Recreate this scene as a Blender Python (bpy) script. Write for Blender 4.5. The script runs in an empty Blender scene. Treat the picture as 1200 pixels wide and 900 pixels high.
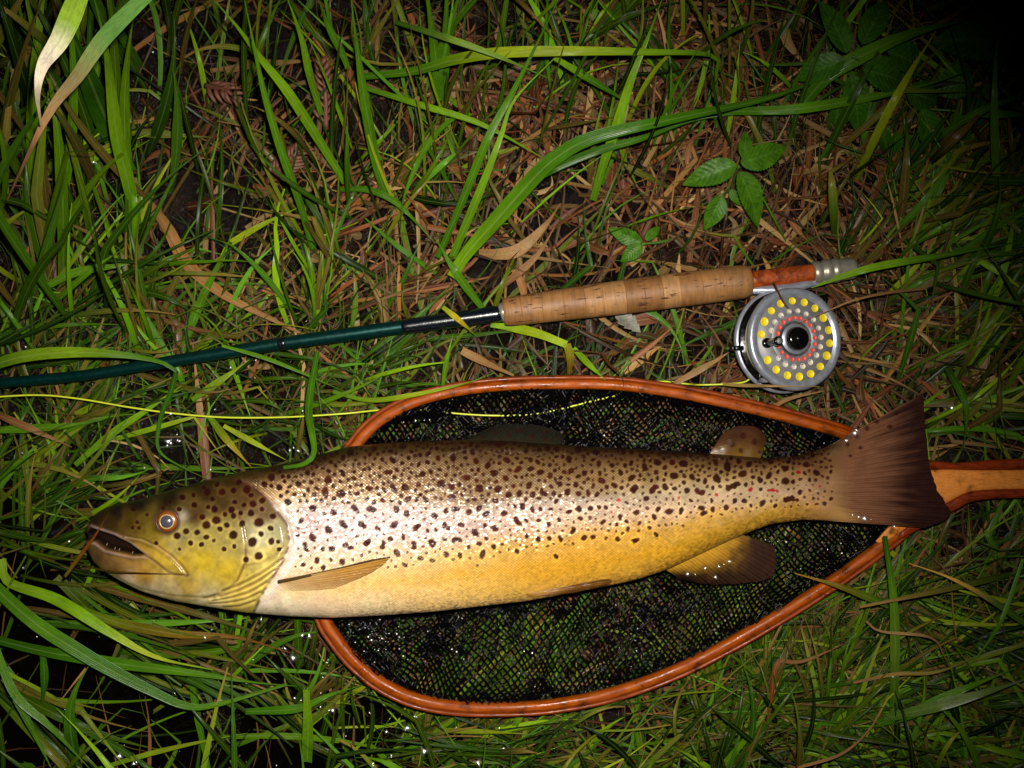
import bpy, math, random
import numpy as np

# ------------------------------------------------------------------ camera, world, light
SC = bpy.context.scene
H = 0.95                       # camera height above the ground
FOC = 38.0
KP = 36.0 / FOC / 1200.0       # metres per photo pixel per metre of distance
cam_d = bpy.data.cameras.new('camera')
cam_d.lens = FOC; cam_d.sensor_width = 36.0; cam_d.clip_start = 0.01; cam_d.clip_end = 100.0
cam = bpy.data.objects.new('camera', cam_d); SC.collection.objects.link(cam)
cam.location = (0, 0, H); SC.camera = cam

world = bpy.data.worlds.new('World'); SC.world = world; world.use_nodes = True
wn = world.node_tree
sky = wn.nodes.new('ShaderNodeTexSky'); sky.sky_type = 'NISHITA'; sky.sun_disc = False
sky.sun_elevation = math.radians(-6.0); sky.sun_rotation = math.radians(200.0)
wn.links.new(sky.outputs[0], wn.nodes['Background'].inputs[0])
wn.nodes['Background'].inputs[1].default_value = 0.05

# the camera's own flash, the only lamp that lights the photograph
fl = bpy.data.lights.new('camera_flash', 'SPOT'); fl.energy = 60.0; fl.color = (1.0, 0.94, 0.85)
fl.spot_size = math.radians(76.0); fl.spot_blend = 1.0; fl.shadow_soft_size = 0.010
flo = bpy.data.objects.new('camera_flash', fl); SC.collection.objects.link(flo)
flo.location = (0.022, 0.042, H - 0.005)

SC.view_settings.view_transform = 'Standard'; SC.view_settings.look = 'None'
SC.view_settings.exposure = 0.0; SC.view_settings.gamma = 1.0; SC.view_settings.use_curve_mapping = False
SC.cycles.max_bounces = 6; SC.cycles.diffuse_bounces = 2; SC.cycles.glossy_bounces = 3
SC.cycles.transmission_bounces = 3; SC.cycles.transparent_max_bounces = 8
SC.cycles.caustics_reflective = False; SC.cycles.caustics_refractive = False
SC.cycles.sample_clamp_indirect = 2.0
SC.cycles.use_denoising = True

# ------------------------------------------------------------------ helpers
rng = np.random.default_rng(7)
random.seed(5)
C = SC.collection

def P(px, py, z):
    """the world point at height z that lies under photo pixel (px, py)"""
    px = np.asarray(px, float); py = np.asarray(py, float); z = np.asarray(z, float)
    return np.stack(np.broadcast_arrays((px - 600.0) * KP * (H - z), (450.0 - py) * KP * (H - z), z), -1)

def unP(v):
    d = np.maximum(H - v[..., 2], 0.05) * KP
    return 600.0 + v[..., 0] / d, 450.0 - v[..., 1] / d

_t = P(465, 560, 0.03)
dv = np.array(_t) - np.array(flo.location)
import mathutils
flo.rotation_euler = mathutils.Vector(dv).to_track_quat('-Z', 'Y').to_euler()

def lin(c):
    c = np.asarray(c, float) / 255.0
    return np.where(c <= 0.04045, c / 12.92, ((c + 0.055) / 1.055) ** 2.4)

def smooth(a, b, x):
    t = np.clip((x - a) / (b - a + 1e-12), 0, 1)
    return t * t * (3 - 2 * t)

_lat = np.random.default_rng(99).random((256, 256))
def vnoise(x, y, s=0):
    x = np.asarray(x, float) + s * 37.7; y = np.asarray(y, float) + s * 91.3
    xi = np.floor(x).astype(int); yi = np.floor(y).astype(int)
    fx = x - xi; fy = y - yi
    fx = fx * fx * (3 - 2 * fx); fy = fy * fy * (3 - 2 * fy)
    a = _lat[xi % 256, yi % 256]; b = _lat[(xi + 1) % 256, yi % 256]
    c = _lat[xi % 256, (yi + 1) % 256]; d = _lat[(xi + 1) % 256, (yi + 1) % 256]
    return (a * (1 - fx) + b * fx) * (1 - fy) + (c * (1 - fx) + d * fx) * fy

def fbm(x, y, s=0, o=3):
    r = 0; a = 1; tot = 0
    for k in range(o):
        r = r + a * vnoise(np.asarray(x) * 2 ** k, np.asarray(y) * 2 ** k, s + k * 3); tot += a; a *= 0.5
    return r / tot

def catmull(pts, n):
    """smooth curve through pts (N,D), n samples, roughly even in length"""
    p = np.asarray(pts, float)
    if len(p) == 2:
        return p[0] + (p[1] - p[0]) * np.linspace(0, 1, n)[:, None]
    q = np.vstack([2 * p[0] - p[1], p, 2 * p[-1] - p[-2]])
    d = np.r_[0, np.cumsum(np.linalg.norm(np.diff(p, axis=0), axis=1))]
    s = np.interp(np.linspace(0, d[-1], n), d, np.arange(len(p)))
    i = np.clip(s.astype(int), 0, len(p) - 2); t = (s - i)[:, None]
    p0, p1, p2, p3 = q[i], q[i + 1], q[i + 2], q[i + 3]
    return 0.5 * (2 * p1 + (p2 - p0) * t + (2 * p0 - 5 * p1 + 4 * p2 - p3) * t ** 2 + (3 * p1 - p0 - 3 * p2 + p3) * t ** 3)

def mk(name, verts, faces, mat=None, parent=None, col=None, attrs=None, smooth_sh=True, flat_idx=None):
    """one mesh object; parent is an Empty/object whose location is subtracted"""
    verts = np.asarray(verts, float).reshape(-1, 3).copy()
    if parent is not None and not parent.get('_local'):
        verts -= np.array(parent['_wloc'])
    me = bpy.data.meshes.new(name)
    if isinstance(faces, np.ndarray):
        nf, k = faces.shape
        me.vertices.add(len(verts)); me.vertices.foreach_set('co', verts.ravel())
        me.loops.add(nf * k); me.loops.foreach_set('vertex_index', faces.ravel().astype(np.int32))
        me.polygons.add(nf); me.polygons.foreach_set('loop_start', np.arange(0, nf * k, k, dtype=np.int32))
        me.update(calc_edges=True); me.validate()
    else:
        me.from_pydata(verts.tolist(), [], [list(f) for f in faces])
    if col is not None:
        col = np.asarray(col, float)
        if col.shape[1] == 3: col = np.hstack([col, np.ones((len(col), 1))])
        a = me.attributes.new('Col', 'FLOAT_COLOR', 'POINT'); a.data.foreach_set('color', col.ravel())
    for k_, v_ in (attrs or {}).items():
        v_ = np.asarray(v_, float)
        if v_.ndim == 1:
            a = me.attributes.new(k_, 'FLOAT', 'POINT'); a.data.foreach_set('value', v_)
        else:
            a = me.attributes.new(k_, 'FLOAT_VECTOR', 'POINT'); a.data.foreach_set('vector', v_.ravel())
    if smooth_sh:
        me.polygons.foreach_set('use_smooth', np.ones(len(me.polygons), dtype=bool))
    if mat: me.materials.append(mat)
    o = bpy.data.objects.new(name, me); C.objects.link(o)
    if parent is not None:
        o.parent = parent
        o['_wloc'] = list(parent['_wloc'])
        if parent.get('_local'): o['_local'] = 1
    return o

def recenter(o):
    """put a top-level mesh's origin at the foot of its bounds"""
    n = len(o.data.vertices); v = np.empty(n * 3); o.data.vertices.foreach_get('co', v); v = v.reshape(-1, 3)
    c = np.array([v[:, 0].mean(), v[:, 1].mean(), v[:, 2].min()])
    o.data.vertices.foreach_set('co', (v - c).ravel()); o.data.update(); o.location = c
    o['_wloc'] = c.tolist()

def empty(name, loc, label, cat, group=None, local=False):
    o = bpy.data.objects.new(name, None); C.objects.link(o); o.location = loc
    o.empty_display_size = 0.02
    o['_wloc'] = [float(a) for a in loc]
    if local: o['_local'] = 1
    o['label'] = label; o['category'] = cat
    if group: o['group'] = group
    return o

def tag(o, label=None, cat=None, group=None, kind=None):
    if label: o['label'] = label
    if cat: o['category'] = cat
    if group: o['group'] = group
    if kind: o['kind'] = kind
    return o

def grid_faces(nu, nv, wrap_v=False, off=0):
    a = np.arange(nu - 1)[:, None]; b = np.arange(nv if wrap_v else nv - 1)[None, :]
    b2 = (b + 1) % nv
    f = np.stack(np.broadcast_arrays(a * nv + b, a * nv + b2, (a + 1) * nv + b2, (a + 1) * nv + b), -1).reshape(-1, 4)
    return f + off

def tube(path, rad, ns=8, caps=True, ell=None, upref=(0, 0, 1)):
    """verts, faces(list) of a tube; rad scalar/array; ell=(w,h) factors across / up"""
    path = np.asarray(path, float); n = len(path)
    rad = np.broadcast_to(np.asarray(rad, float), (n,))
    t = np.gradient(path, axis=0); t /= np.linalg.norm(t, axis=1)[:, None] + 1e-12
    up = np.broadcast_to(np.array(upref, float), t.shape)
    s = np.cross(t, up); ln = np.linalg.norm(s, axis=1)
    s[ln < 1e-4] = (1, 0, 0); s /= np.linalg.norm(s, axis=1)[:, None]
    u = np.cross(s, t)
    th = np.linspace(0, 2 * math.pi, ns, endpoint=False)
    ew, eh = ell or (1, 1)
    v = path[:, None] + rad[:, None, None] * (np.cos(th)[None, :, None] * s[:, None] * ew + np.sin(th)[None, :, None] * u[:, None] * eh)
    f = grid_faces(n, ns, True).tolist()
    if caps:
        f.append(list(range(ns))[::-1]); f.append([(n - 1) * ns + k for k in range(ns)])
    return v.reshape(-1, 3), f

def lathe(prof, ns=32, origin=(0, 0, 0), axis=(0, 0, 1), caps=True):
    """prof list of (axial, radius)"""
    ax = np.array(axis, float); ax /= np.linalg.norm(ax)
    ref = np.array((0, 0, 1.0)) if abs(ax[2]) < 0.9 else np.array((1.0, 0, 0))
    s = np.cross(ref, ax); s /= np.linalg.norm(s); u = np.cross(ax, s)
    th = np.linspace(0, 2 * math.pi, ns, endpoint=False)
    pr = np.array(prof, float)
    v = np.array(origin, float) + pr[:, 0, None, None] * ax + pr[:, 1, None, None] * (np.cos(th)[None, :, None] * s + np.sin(th)[None, :, None] * u)
    f = grid_faces(len(pr), ns, True).tolist()
    if caps:
        f.append(list(range(ns))[::-1]); f.append([(len(pr) - 1) * ns + k for k in range(ns)])
    return v.reshape(-1, 3), f

def poly_sdf(x, y, poly):
    """signed distance, negative inside"""
    p = np.asarray(poly, float); n = len(p)
    d = np.full(x.shape, 1e18); ins = np.zeros(x.shape, bool)
    for i in range(n):
        a = p[i]; b = p[(i + 1) % n]; e = b - a
        wx = x - a[0]; wy = y - a[1]
        t = np.clip((wx * e[0] + wy * e[1]) / (e @ e + 1e-12), 0, 1)
        d = np.minimum(d, (wx - e[0] * t) ** 2 + (wy - e[1] * t) ** 2)
        c = ((a[1] <= y) != (b[1] <= y))
        xi = a[0] + (y - a[1]) * e[0] / (e[1] if abs(e[1]) > 1e-9 else 1e-9)
        ins ^= c & (x < xi)
    d = np.sqrt(d)
    return np.where(ins, -d, d)

def line_dist(x, y, line):
    p = np.asarray(line, float); d = np.full(x.shape, 1e18)
    for i in range(len(p) - 1):
        a = p[i]; b = p[i + 1]; e = b - a
        wx = x - a[0]; wy = y - a[1]
        t = np.clip((wx * e[0] + wy * e[1]) / (e @ e + 1e-12), 0, 1)
        d = np.minimum(d, (wx - e[0] * t) ** 2 + (wy - e[1] * t) ** 2)
    return np.sqrt(d)

# ------------------------------------------------------------------ materials
class NT:
    def __init__(s, name):
        s.m = bpy.data.materials.new(name); s.m.use_nodes = True
        s.t = s.m.node_tree; s.b = s.t.nodes['Principled BSDF']; s.out = s.t.nodes['Material Output']
    def n(s, typ, **kw):
        nd = s.t.nodes.new(typ)
        for k, v in kw.items():
            if k.startswith('i_'):
                nd.inputs[int(k[2:])].default_value = v
            else: setattr(nd, k, v)
        return nd
    def l(s, a, b): s.t.links.new(a, b)
    def set(s, **kw):
        for k, v in kw.items(): s.b.inputs[k.replace('_', ' ')].default_value = v
        return s
    def math(s, op, a, b=None, c=None):
        nd = s.n('ShaderNodeMath', operation=op)
        for i, v in enumerate((a, b, c)):
            if v is None: continue
            if isinstance(v, (int, float)): nd.inputs[i].default_value = v
            else: s.l(v, nd.inputs[i])
        return nd.outputs[0]
    def mix(s, fac, a, b, blend='MIX'):
        nd = s.n('ShaderNodeMix', data_type='RGBA', blend_type=blend)
        for i, v in ((0, fac), (6, a), (7, b)):
            if isinstance(v, (int, float)): nd.inputs[i].default_value = v
            elif isinstance(v, (tuple, list)): nd.inputs[i].default_value = tuple(v)
            else: s.l(v, nd.inputs[i])
        return nd.outputs[2]
    def ramp(s, fac, stops):
        nd = s.n('ShaderNodeValToRGB'); e = nd.color_ramp.elements
        while len(e) < len(stops): e.new(0.5)
        for k, (p, c) in enumerate(stops):
            e[k].position = p; e[k].color = (*c, 1) if len(c) == 3 else c
        s.l(fac, nd.inputs[0]); return nd.outputs[0]
    def noise(s, scale, detail=3, vec=None, rough=0.55):
        nd = s.n('ShaderNodeTexNoise'); nd.inputs['Scale'].default_value = scale
        nd.inputs['Detail'].default_value = detail; nd.inputs['Roughness'].default_value = rough
        if vec is not None: s.l(vec, nd.inputs['Vector'])
        return nd
    def bump(s, h, strength, dist, normal=None):
        nd = s.n('ShaderNodeBump'); nd.inputs['Strength'].default_value = strength
        nd.inputs['Distance'].default_value = dist; s.l(h, nd.inputs['Height'])
        if normal is not None: s.l(normal, nd.inputs['Normal'])
        return nd.outputs[0]
    def coord(s, which='Object'):
        return s.n('ShaderNodeTexCoord').outputs[which]

def C4(c, k=1.0): return (*(lin(c) * k).tolist(), 1.0)

def blade_mat(name, rough, transl, vein=True):
    t = NT(name)
    at = t.n('ShaderNodeAttribute', attribute_name='Col'); uv = t.n('ShaderNodeAttribute', attribute_name='uvp')
    sx = t.n('ShaderNodeSeparateXYZ'); t.l(uv.outputs['Vector'], sx.inputs[0])
    cm = t.n('ShaderNodeCombineXYZ')
    t.l(t.math('MULTIPLY', sx.outputs[0], 2.6), cm.inputs[0]); t.l(t.math('MULTIPLY', sx.outputs[1], 22.0), cm.inputs[1]); t.l(sx.outputs[2], cm.inputs[2])
    nz = t.noise(1.0, 3, cm.outputs[0]); nz.inputs['Scale'].default_value = 1.3
    v = t.math('MULTIPLY_ADD', nz.outputs[0], 0.9, 0.55)
    cc = t.mix(1.0, at.outputs['Color'], v, 'MULTIPLY')
    # pale midrib
    ax = t.math('ABSOLUTE', sx.outputs[0])
    rib = t.math('LESS_THAN', ax, 0.10)
    cc = t.mix(t.math('MULTIPLY', rib, 0.22), cc, (0.25, 0.32, 0.10, 1))
    t.l(cc, t.b.inputs['Base Color'])
    t.set(Roughness=rough, Specular_IOR_Level=0.16)
    wv = t.math('SINE', t.math('MULTIPLY', sx.outputs[0], 26.0))
    bm = t.bump(t.math('ADD', t.math('MULTIPLY', wv, 0.5), nz.outputs[0]), 0.35, 0.0006)
    t.l(bm, t.b.inputs['Normal'])
    tr = t.n('ShaderNodeBsdfTranslucent'); t.l(cc, tr.inputs[0])
    mx = t.n('ShaderNodeMixShader'); mx.inputs[0].default_value = transl
    t.l(t.b.outputs[0], mx.inputs[1]); t.l(tr.outputs[0], mx.inputs[2]); t.l(mx.outputs[0], t.out.inputs[0])
    return t.m

M_grass = blade_mat('green_blade', 0.24, 0.16)
M_straw = blade_mat('dry_straw', 0.35, 0.06)

def m_mud():
    t = NT('wet_mud'); co = t.coord('Object')
    n1 = t.noise(14, 5, co); n2 = t.noise(120, 4, co, 0.65); n3 = t.noise(420, 2, co)
    c = t.ramp(n1.outputs[0], [(0.3, lin((10, 5, 3))), (0.55, lin((22, 12, 7))), (0.75, lin((44, 24, 13)))])
    c = t.mix(1.0, c, t.ramp(n2.outputs[0], [(0.3, (0.35,) * 3), (0.7, (1.35,) * 3)]), 'MULTIPLY')
    t.l(c, t.b.inputs['Base Color'])
    h = t.math('ADD', t.math('MULTIPLY', n2.outputs[0], 1.0), t.math('MULTIPLY', n3.outputs[0], 0.35))
    t.l(t.bump(h, 0.9, 0.010), t.b.inputs['Normal']); t.set(Specular_IOR_Level=0.35)
    t.l(t.ramp(n1.outputs[0], [(0.35, (0.08,) * 3), (0.6, (0.2,) * 3)]), t.b.inputs['Roughness'])
    return t.m
def m_water():
    t = NT('dark_water'); co = t.coord('Object')
    t.set(Base_Color=(0.0015, 0.001, 0.0007, 1), Roughness=0.04, Specular_IOR_Level=0.5)
    n = t.noise(38, 3, co)
    t.l(t.bump(n.outputs[0], 0.5, 0.004), t.b.inputs['Normal'])
    return t.m
def m_drop():
    t = NT('water_droplet')
    gl = t.n('ShaderNodeBsdfGlossy'); gl.inputs['Roughness'].default_value = 0.14
    tp = t.n('ShaderNodeBsdfTransparent'); fr = t.n('ShaderNodeFresnel'); fr.inputs[0].default_value = 1.36
    mx = t.n('ShaderNodeMixShader'); t.l(fr.outputs[0], mx.inputs[0]); t.l(tp.outputs[0], mx.inputs[1]); t.l(gl.outputs[0], mx.inputs[2])
    t.l(mx.outputs[0], t.out.inputs[0])
    return t.m
def m_fish():
    t = NT('trout_skin')
    at = t.n('ShaderNodeAttribute', attribute_name='Col'); uv = t.n('ShaderNodeAttribute', attribute_name='uvp')
    sc = t.n('ShaderNodeAttribute', attribute_name='scale'); sl = t.n('ShaderNodeAttribute', attribute_name='silver')
    sx = t.n('ShaderNodeSeparateXYZ'); t.l(uv.outputs['Vector'], sx.inputs[0])
    pit = 3.9
    u = t.math('DIVIDE', sx.outputs[0], pit); v = t.math('DIVIDE', sx.outputs[1], pit * 0.86)
    a = t.math('ADD', u, v); b = t.math('SUBTRACT', u, v)
    fa = t.math('FRACT', a); fb = t.math('FRACT', b)
    ia = t.math('FLOOR', a); ib = t.math('FLOOR', b)
    # each scale: raised towards its rear edge, low where it tucks under the next
    h = t.math('MULTIPLY', t.math('POWER', fa, 0.7), t.math('POWER', fb, 0.7))
    cm = t.n('ShaderNodeCombineXYZ'); t.l(ia, cm.inputs[0]); t.l(ib, cm.inputs[1])
    wn_ = t.n('ShaderNodeTexWhiteNoise', noise_dimensions='2D'); t.l(cm.outputs[0], wn_.inputs['Vector'])
    sub = t.n('ShaderNodeVectorMath', operation='SUBTRACT'); t.l(wn_.outputs['Color'], sub.inputs[0]); sub.inputs[1].default_value = (0.5, 0.5, 0.5)
    scl = t.n('ShaderNodeVectorMath', operation='SCALE'); t.l(sub.outputs[0], scl.inputs[0])
    t.l(t.math('MULTIPLY', sc.outputs['Fac'], t.math('MULTIPLY_ADD', sl.outputs['Fac'], 0.45, 0.36)), scl.inputs[3])
    geo = t.n('ShaderNodeNewGeometry')
    ad = t.n('ShaderNodeVectorMath', operation='ADD'); t.l(geo.outputs['Normal'], ad.inputs[0]); t.l(scl.outputs[0], ad.inputs[1])
    nm = t.n('ShaderNodeVectorMath', operation='NORMALIZE'); t.l(ad.outputs[0], nm.inputs[0])
    fine = t.noise(900, 2, t.coord('Object'))
    hh = t.math('ADD', t.math('MULTIPLY', h, sc.outputs['Fac']), t.math('MULTIPLY', fine.outputs[0], 0.4))
    bm = t.bump(hh, 0.5, 0.0008, nm.outputs[0])
    t.l(bm, t.b.inputs['Normal']); t.l(bm, t.b.inputs['Coat Normal'])
    sh = t.math('MULTIPLY_ADD', h, 0.62, 0.70)
    shm = t.mix(sc.outputs['Fac'], (1, 1, 1, 1), sh)
    cc = t.mix(1.0, at.outputs['Color'], shm, 'MULTIPLY')
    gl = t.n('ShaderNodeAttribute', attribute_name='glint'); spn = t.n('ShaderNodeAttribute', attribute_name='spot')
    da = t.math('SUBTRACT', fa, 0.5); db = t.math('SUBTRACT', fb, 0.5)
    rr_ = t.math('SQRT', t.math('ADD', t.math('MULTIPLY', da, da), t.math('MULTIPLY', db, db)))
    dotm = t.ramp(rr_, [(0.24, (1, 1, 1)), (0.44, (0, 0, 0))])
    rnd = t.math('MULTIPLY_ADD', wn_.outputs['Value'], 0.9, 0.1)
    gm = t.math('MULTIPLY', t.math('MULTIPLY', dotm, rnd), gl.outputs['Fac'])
    cc = t.mix(t.math('MULTIPLY', gm, 1.0), cc, C4((255, 222, 172)))  # pale scale centres paint wet sparkle into the base colour
    t.l(cc, t.b.inputs['Base Color'])
    t.l(t.math('MULTIPLY_ADD', spn.outputs['Fac'], -0.26, 0.32), t.b.inputs['Specular IOR Level'])
    t.l(t.math('ADD', t.math('MULTIPLY_ADD', spn.outputs['Fac'], -0.22, 0.32), t.math('MULTIPLY_ADD', sc.outputs['Fac'], -0.15, 0.15)), t.b.inputs['Coat Weight'])
    t.l(t.math('MULTIPLY', sl.outputs['Fac'], 0.42), t.b.inputs['Metallic'])
    t.set(Roughness=0.34, Coat_Roughness=0.16)
    t.b.inputs['Subsurface Weight'].default_value = 0.0
    return t.m
def m_fin():
    t = NT('trout_fin')
    at = t.n('ShaderNodeAttribute', attribute_name='Col'); uv = t.n('ShaderNodeAttribute', attribute_name='uvp')
    sx = t.n('ShaderNodeSeparateXYZ'); t.l(uv.outputs['Vector'], sx.inputs[0])
    w = t.math('SINE', t.math('MULTIPLY', sx.outputs[0], 12.566))
    cm = t.n('ShaderNodeCombineXYZ'); t.l(sx.outputs[0], cm.inputs[0]); t.l(t.math('MULTIPLY', sx.outputs[1], 6.0), cm.inputs[1])
    nz = t.noise(1.2, 3, cm.outputs[0])
    k = t.math('ADD', t.math('MULTIPLY_ADD', w, 0.09, 0.62), t.math('MULTIPLY', nz.outputs[0], 0.7))
    t.l(t.mix(1.0, at.outputs['Color'], k, 'MULTIPLY'), t.b.inputs['Base Color'])
    t.l(t.bump(t.math('ADD', w, t.math('MULTIPLY', nz.outputs[0], 1.5)), 0.45, 0.0006), t.b.inputs['Normal'])
    t.set(Roughness=0.22, Specular_IOR_Level=0.4)
    al = t.n('ShaderNodeAttribute', attribute_name='alpha'); tp = t.n('ShaderNodeBsdfTransparent')
    mx = t.n('ShaderNodeMixShader'); t.l(al.outputs['Fac'], mx.inputs[0]); t.l(tp.outputs[0], mx.inputs[1]); t.l(t.b.outputs[0], mx.inputs[2])
    t.l(mx.outputs[0], t.out.inputs[0])
    return t.m
def m_wood(name, c1, c2, rough=0.3, coat=0.6, axis=0, scale=1.0, burl=False):
    t = NT(name); co = t.coord('Object')
    if burl:
        n = t.noise(110 * scale, 5, co); n.inputs['Distortion'].default_value = 1.6
        f = n.outputs[0]
    else:
        uv = t.n('ShaderNodeAttribute', attribute_name='uvp')
        mp = t.n('ShaderNodeMapping'); mp.inputs['Scale'].default_value = (1.2 * scale, 1.0 * scale, 5 * scale); t.l(uv.outputs['Vector'], mp.inputs[0])
        n = t.noise(7, 5, mp.outputs[0]); f = n.outputs[0]
    t.l(t.ramp(f, [(0.3, lin(c1)), (0.5, (lin(c1) + lin(c2)) / 2), (0.72, lin(c2))]), t.b.inputs['Base Color'])
    n2 = t.noise(500, 2, co)
    t.l(t.bump(t.math('ADD', n2.outputs[0], f), 0.3, 0.0008), t.b.inputs['Normal'])
    n4 = t.noise(95, 4, co); bc = t.b.inputs['Base Color'].links[0].from_socket
    t.l(t.mix(1.0, bc, t.ramp(n4.outputs[0], [(0.30, (0.25,) * 3), (0.44, (0.92,) * 3), (0.7, (1.12,) * 3)]), 'MULTIPLY'), t.b.inputs['Base Color'])
    n3 = t.noise(28, 3, co)
    t.l(t.ramp(n3.outputs[0], [(0.4, (0.22,) * 3), (0.62, (0.6,) * 3)]), t.b.inputs['Roughness'])
    t.set(Specular_IOR_Level=0.22, Coat_Weight=0.0)
    return t.m
def m_cork():
    t = NT('cork'); co = t.coord('Object'); oi = t.n('ShaderNodeObjectInfo')
    # grain frame runs along the rod (see ROT below)
    mp = t.n('ShaderNodeMapping'); mp.inputs['Rotation'].default_value = (0, 0, -math.atan2(32, 290)); t.l(co, mp.inputs[0])
    mp2 = t.n('ShaderNodeMapping'); mp2.inputs['Scale'].default_value = (75, 330, 330); t.l(mp.outputs[0], mp2.inputs[0])
    pits = t.noise(1.0, 4, mp2.outputs[0], 0.6)
    mp3 = t.n('ShaderNodeMapping'); mp3.inputs['Scale'].default_value = (520, 60, 60); t.l(mp.outputs[0], mp3.inputs[0])
    rings = t.noise(1.0, 2, mp3.outputs[0])
    base = t.ramp(oi.outputs['Random'], [(0.0, lin((100, 64, 32))), (0.5, lin((126, 86, 46))), (1.0, lin((150, 110, 66)))])
    base = t.mix(1.0, base, t.math('MULTIPLY_ADD', rings.outputs[0], 0.95, 0.5), 'MULTIPLY')
    cl = t.noise(60, 3, co)
    base = t.mix(1.0, base, t.math('MULTIPLY_ADD', cl.outputs[0], 0.9, 0.55), 'MULTIPLY')
    m = t.ramp(pits.outputs[0], [(0.60, (0, 0, 0)), (0.66, (1, 1, 1))])
    t.l(t.mix(m, base, C4((70, 38, 18))), t.b.inputs['Base Color'])
    hh = t.math('SUBTRACT', t.math('MULTIPLY', rings.outputs[0], 0.4), m)
    t.l(t.bump(hh, 0.5, 0.0006), t.b.inputs['Normal'])
    t.set(Roughness=0.55, Specular_IOR_Level=0.4)
    return t.m
def m_simple(name, c, rough=0.4, metal=0.0, coat=0.0, nscale=None, namp=0.25, bump=0.15, bd=0.0004, spec=0.5):
    t = NT(name); t.set(Base_Color=C4(c), Roughness=rough, Metallic=metal, Coat_Weight=coat, Coat_Roughness=0.08, Specular_IOR_Level=spec)
    if nscale:
        n = t.noise(nscale, 4, t.coord('Object'))
        t.l(t.mix(1.0, C4(c), t.math('MULTIPLY_ADD', n.outputs[0], 2 * namp, 1 - namp), 'MULTIPLY'), t.b.inputs['Base Color'])
        t.l(t.math('MULTIPLY_ADD', n.outputs[0], 0.3, rough - 0.15), t.b.inputs['Roughness'])
        t.l(t.bump(n.outputs[0], bump, bd), t.b.inputs['Normal'])
    return t.m

M_mud = m_mud(); M_water = m_water(); M_drop = m_drop(); M_fish = m_fish(); M_fin = m_fin()
M_hoop = m_wood('varnished_hoop_wood', (112, 44, 4), (168, 82, 14), 0.42, 0.15)
M_dark_wood = m_wood('dark_red_wood', (92, 30, 10), (142, 54, 20), 0.35, 0.5)
M_light_wood = m_wood('pale_orange_wood', (196, 112, 40), (226, 146, 66), 0.4, 0.4, scale=2)
M_burl = m_wood('burl_insert', (92, 32, 8), (170, 78, 26), 0.25, 0.8, burl=True)
M_cork = m_cork()
M_net = m_simple('black_net_cord', (7, 6, 8), 0.2, nscale=900, bump=0.4, bd=0.0003, spec=0.12)
M_blank = m_simple('teal_rod_lacquer', (0, 50, 47), 0.36, metal=0.65, coat=0.3, nscale=300, namp=0.15, bump=0.05, spec=0.5)
M_wrap = m_simple('black_thread_wrap', (6, 12, 20), 0.25, coat=0.9, nscale=700, bump=0.25)
M_nickel = m_simple('nickel_silver', (150, 146, 132), 0.36, 0.55, nscale=300, bump=0.08)
M_alu = m_simple('aluminium_rim', (160, 166, 178), 0.34, 0.6, nscale=160, namp=0.4, bump=0.3)
M_alu_matte = m_simple('matte_grey_alloy', (122, 122, 124), 0.5, 0.3, nscale=150, namp=0.42, bump=0.3)
M_black = m_simple('gloss_black_knob', (8, 8, 9), 0.15, coat=0.6, nscale=300, bump=0.03)
M_backing = m_simple('pale_backing_line', (206, 202, 150), 0.5, nscale=600)
M_yellow = m_simple('yellow_paint_dot', (222, 200, 30), 0.45, nscale=350, namp=0.35)
M_white = m_simple('pale_paint_dot', (204, 194, 180), 0.45, nscale=700, namp=0.3)
M_red = m_simple('red_paint_dot', (214, 74, 62), 0.45, nscale=700, namp=0.25)
M_line = m_simple('yellow_fly_line', (186, 196, 50), 0.35, nscale=400, namp=0.15)
M_iris = m_simple('copper_iris', (128, 66, 20), 0.35, 0.1, coat=0.4, nscale=900, namp=0.5)
M_pupil = m_simple('flash_grey_pupil', (70, 68, 80), 0.25, coat=1.0, nscale=500, namp=0.35)  # grey base colour stands in for the flash reflected in the pupil
M_tooth = m_simple('tooth', (150, 140, 118), 0.3)
def m_leaf(name, c, c2):
    t = NT(name); uv = t.n('ShaderNodeAttribute', attribute_name='uvp'); sx = t.n('ShaderNodeSeparateXYZ'); t.l(uv.outputs['Vector'], sx.inputs[0])
    ax = t.math('ABSOLUTE', sx.outputs[0])
    # side veins run forward from the midrib
    w = t.math('SINE', t.math('MULTIPLY', t.math('SUBTRACT', sx.outputs[1], t.math('MULTIPLY', ax, 0.22)), 58.0))
    n = t.noise(160, 4, t.coord('Object'))
    vein = t.math('MAXIMUM', t.math('LESS_THAN', ax, 0.06), t.math('GREATER_THAN', w, 0.93))
    b = t.ramp(n.outputs[0], [(0.3, lin(c) * .55), (0.7, lin(c2) * .6)])
    cc = t.mix(t.math('MULTIPLY', vein, 0.16), b, C4((110, 150, 70)))
    t.l(cc, t.b.inputs['Base Color'])
    t.l(t.bump(t.math('ADD', t.math('MULTIPLY', w, -0.12), n.outputs[0]), 0.45, 0.0015), t.b.inputs['Normal'])
    t.set(Roughness=0.4, Specular_IOR_Level=0.14)
    return t.m
M_leaf = m_leaf('serrated_green_leaf', (52, 100, 10), (84, 134, 22))
M_leaf_dark = m_leaf('dark_green_leaf', (44, 92, 14), (64, 116, 24))
M_leaf_dead = m_leaf('pale_dead_leaf', (120, 116, 104), (160, 158, 146))
M_frond = m_simple('brown_dead_frond', (92, 52, 34), 0.6, nscale=260, namp=0.4, bump=0.4, bd=0.001)
M_stem = m_simple('green_stem', (70, 104, 40), 0.5, nscale=300, namp=0.3)
M_twig = m_simple('dark_twig', (70, 40, 26), 0.6, nscale=300, namp=0.4, bump=0.5)

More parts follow.
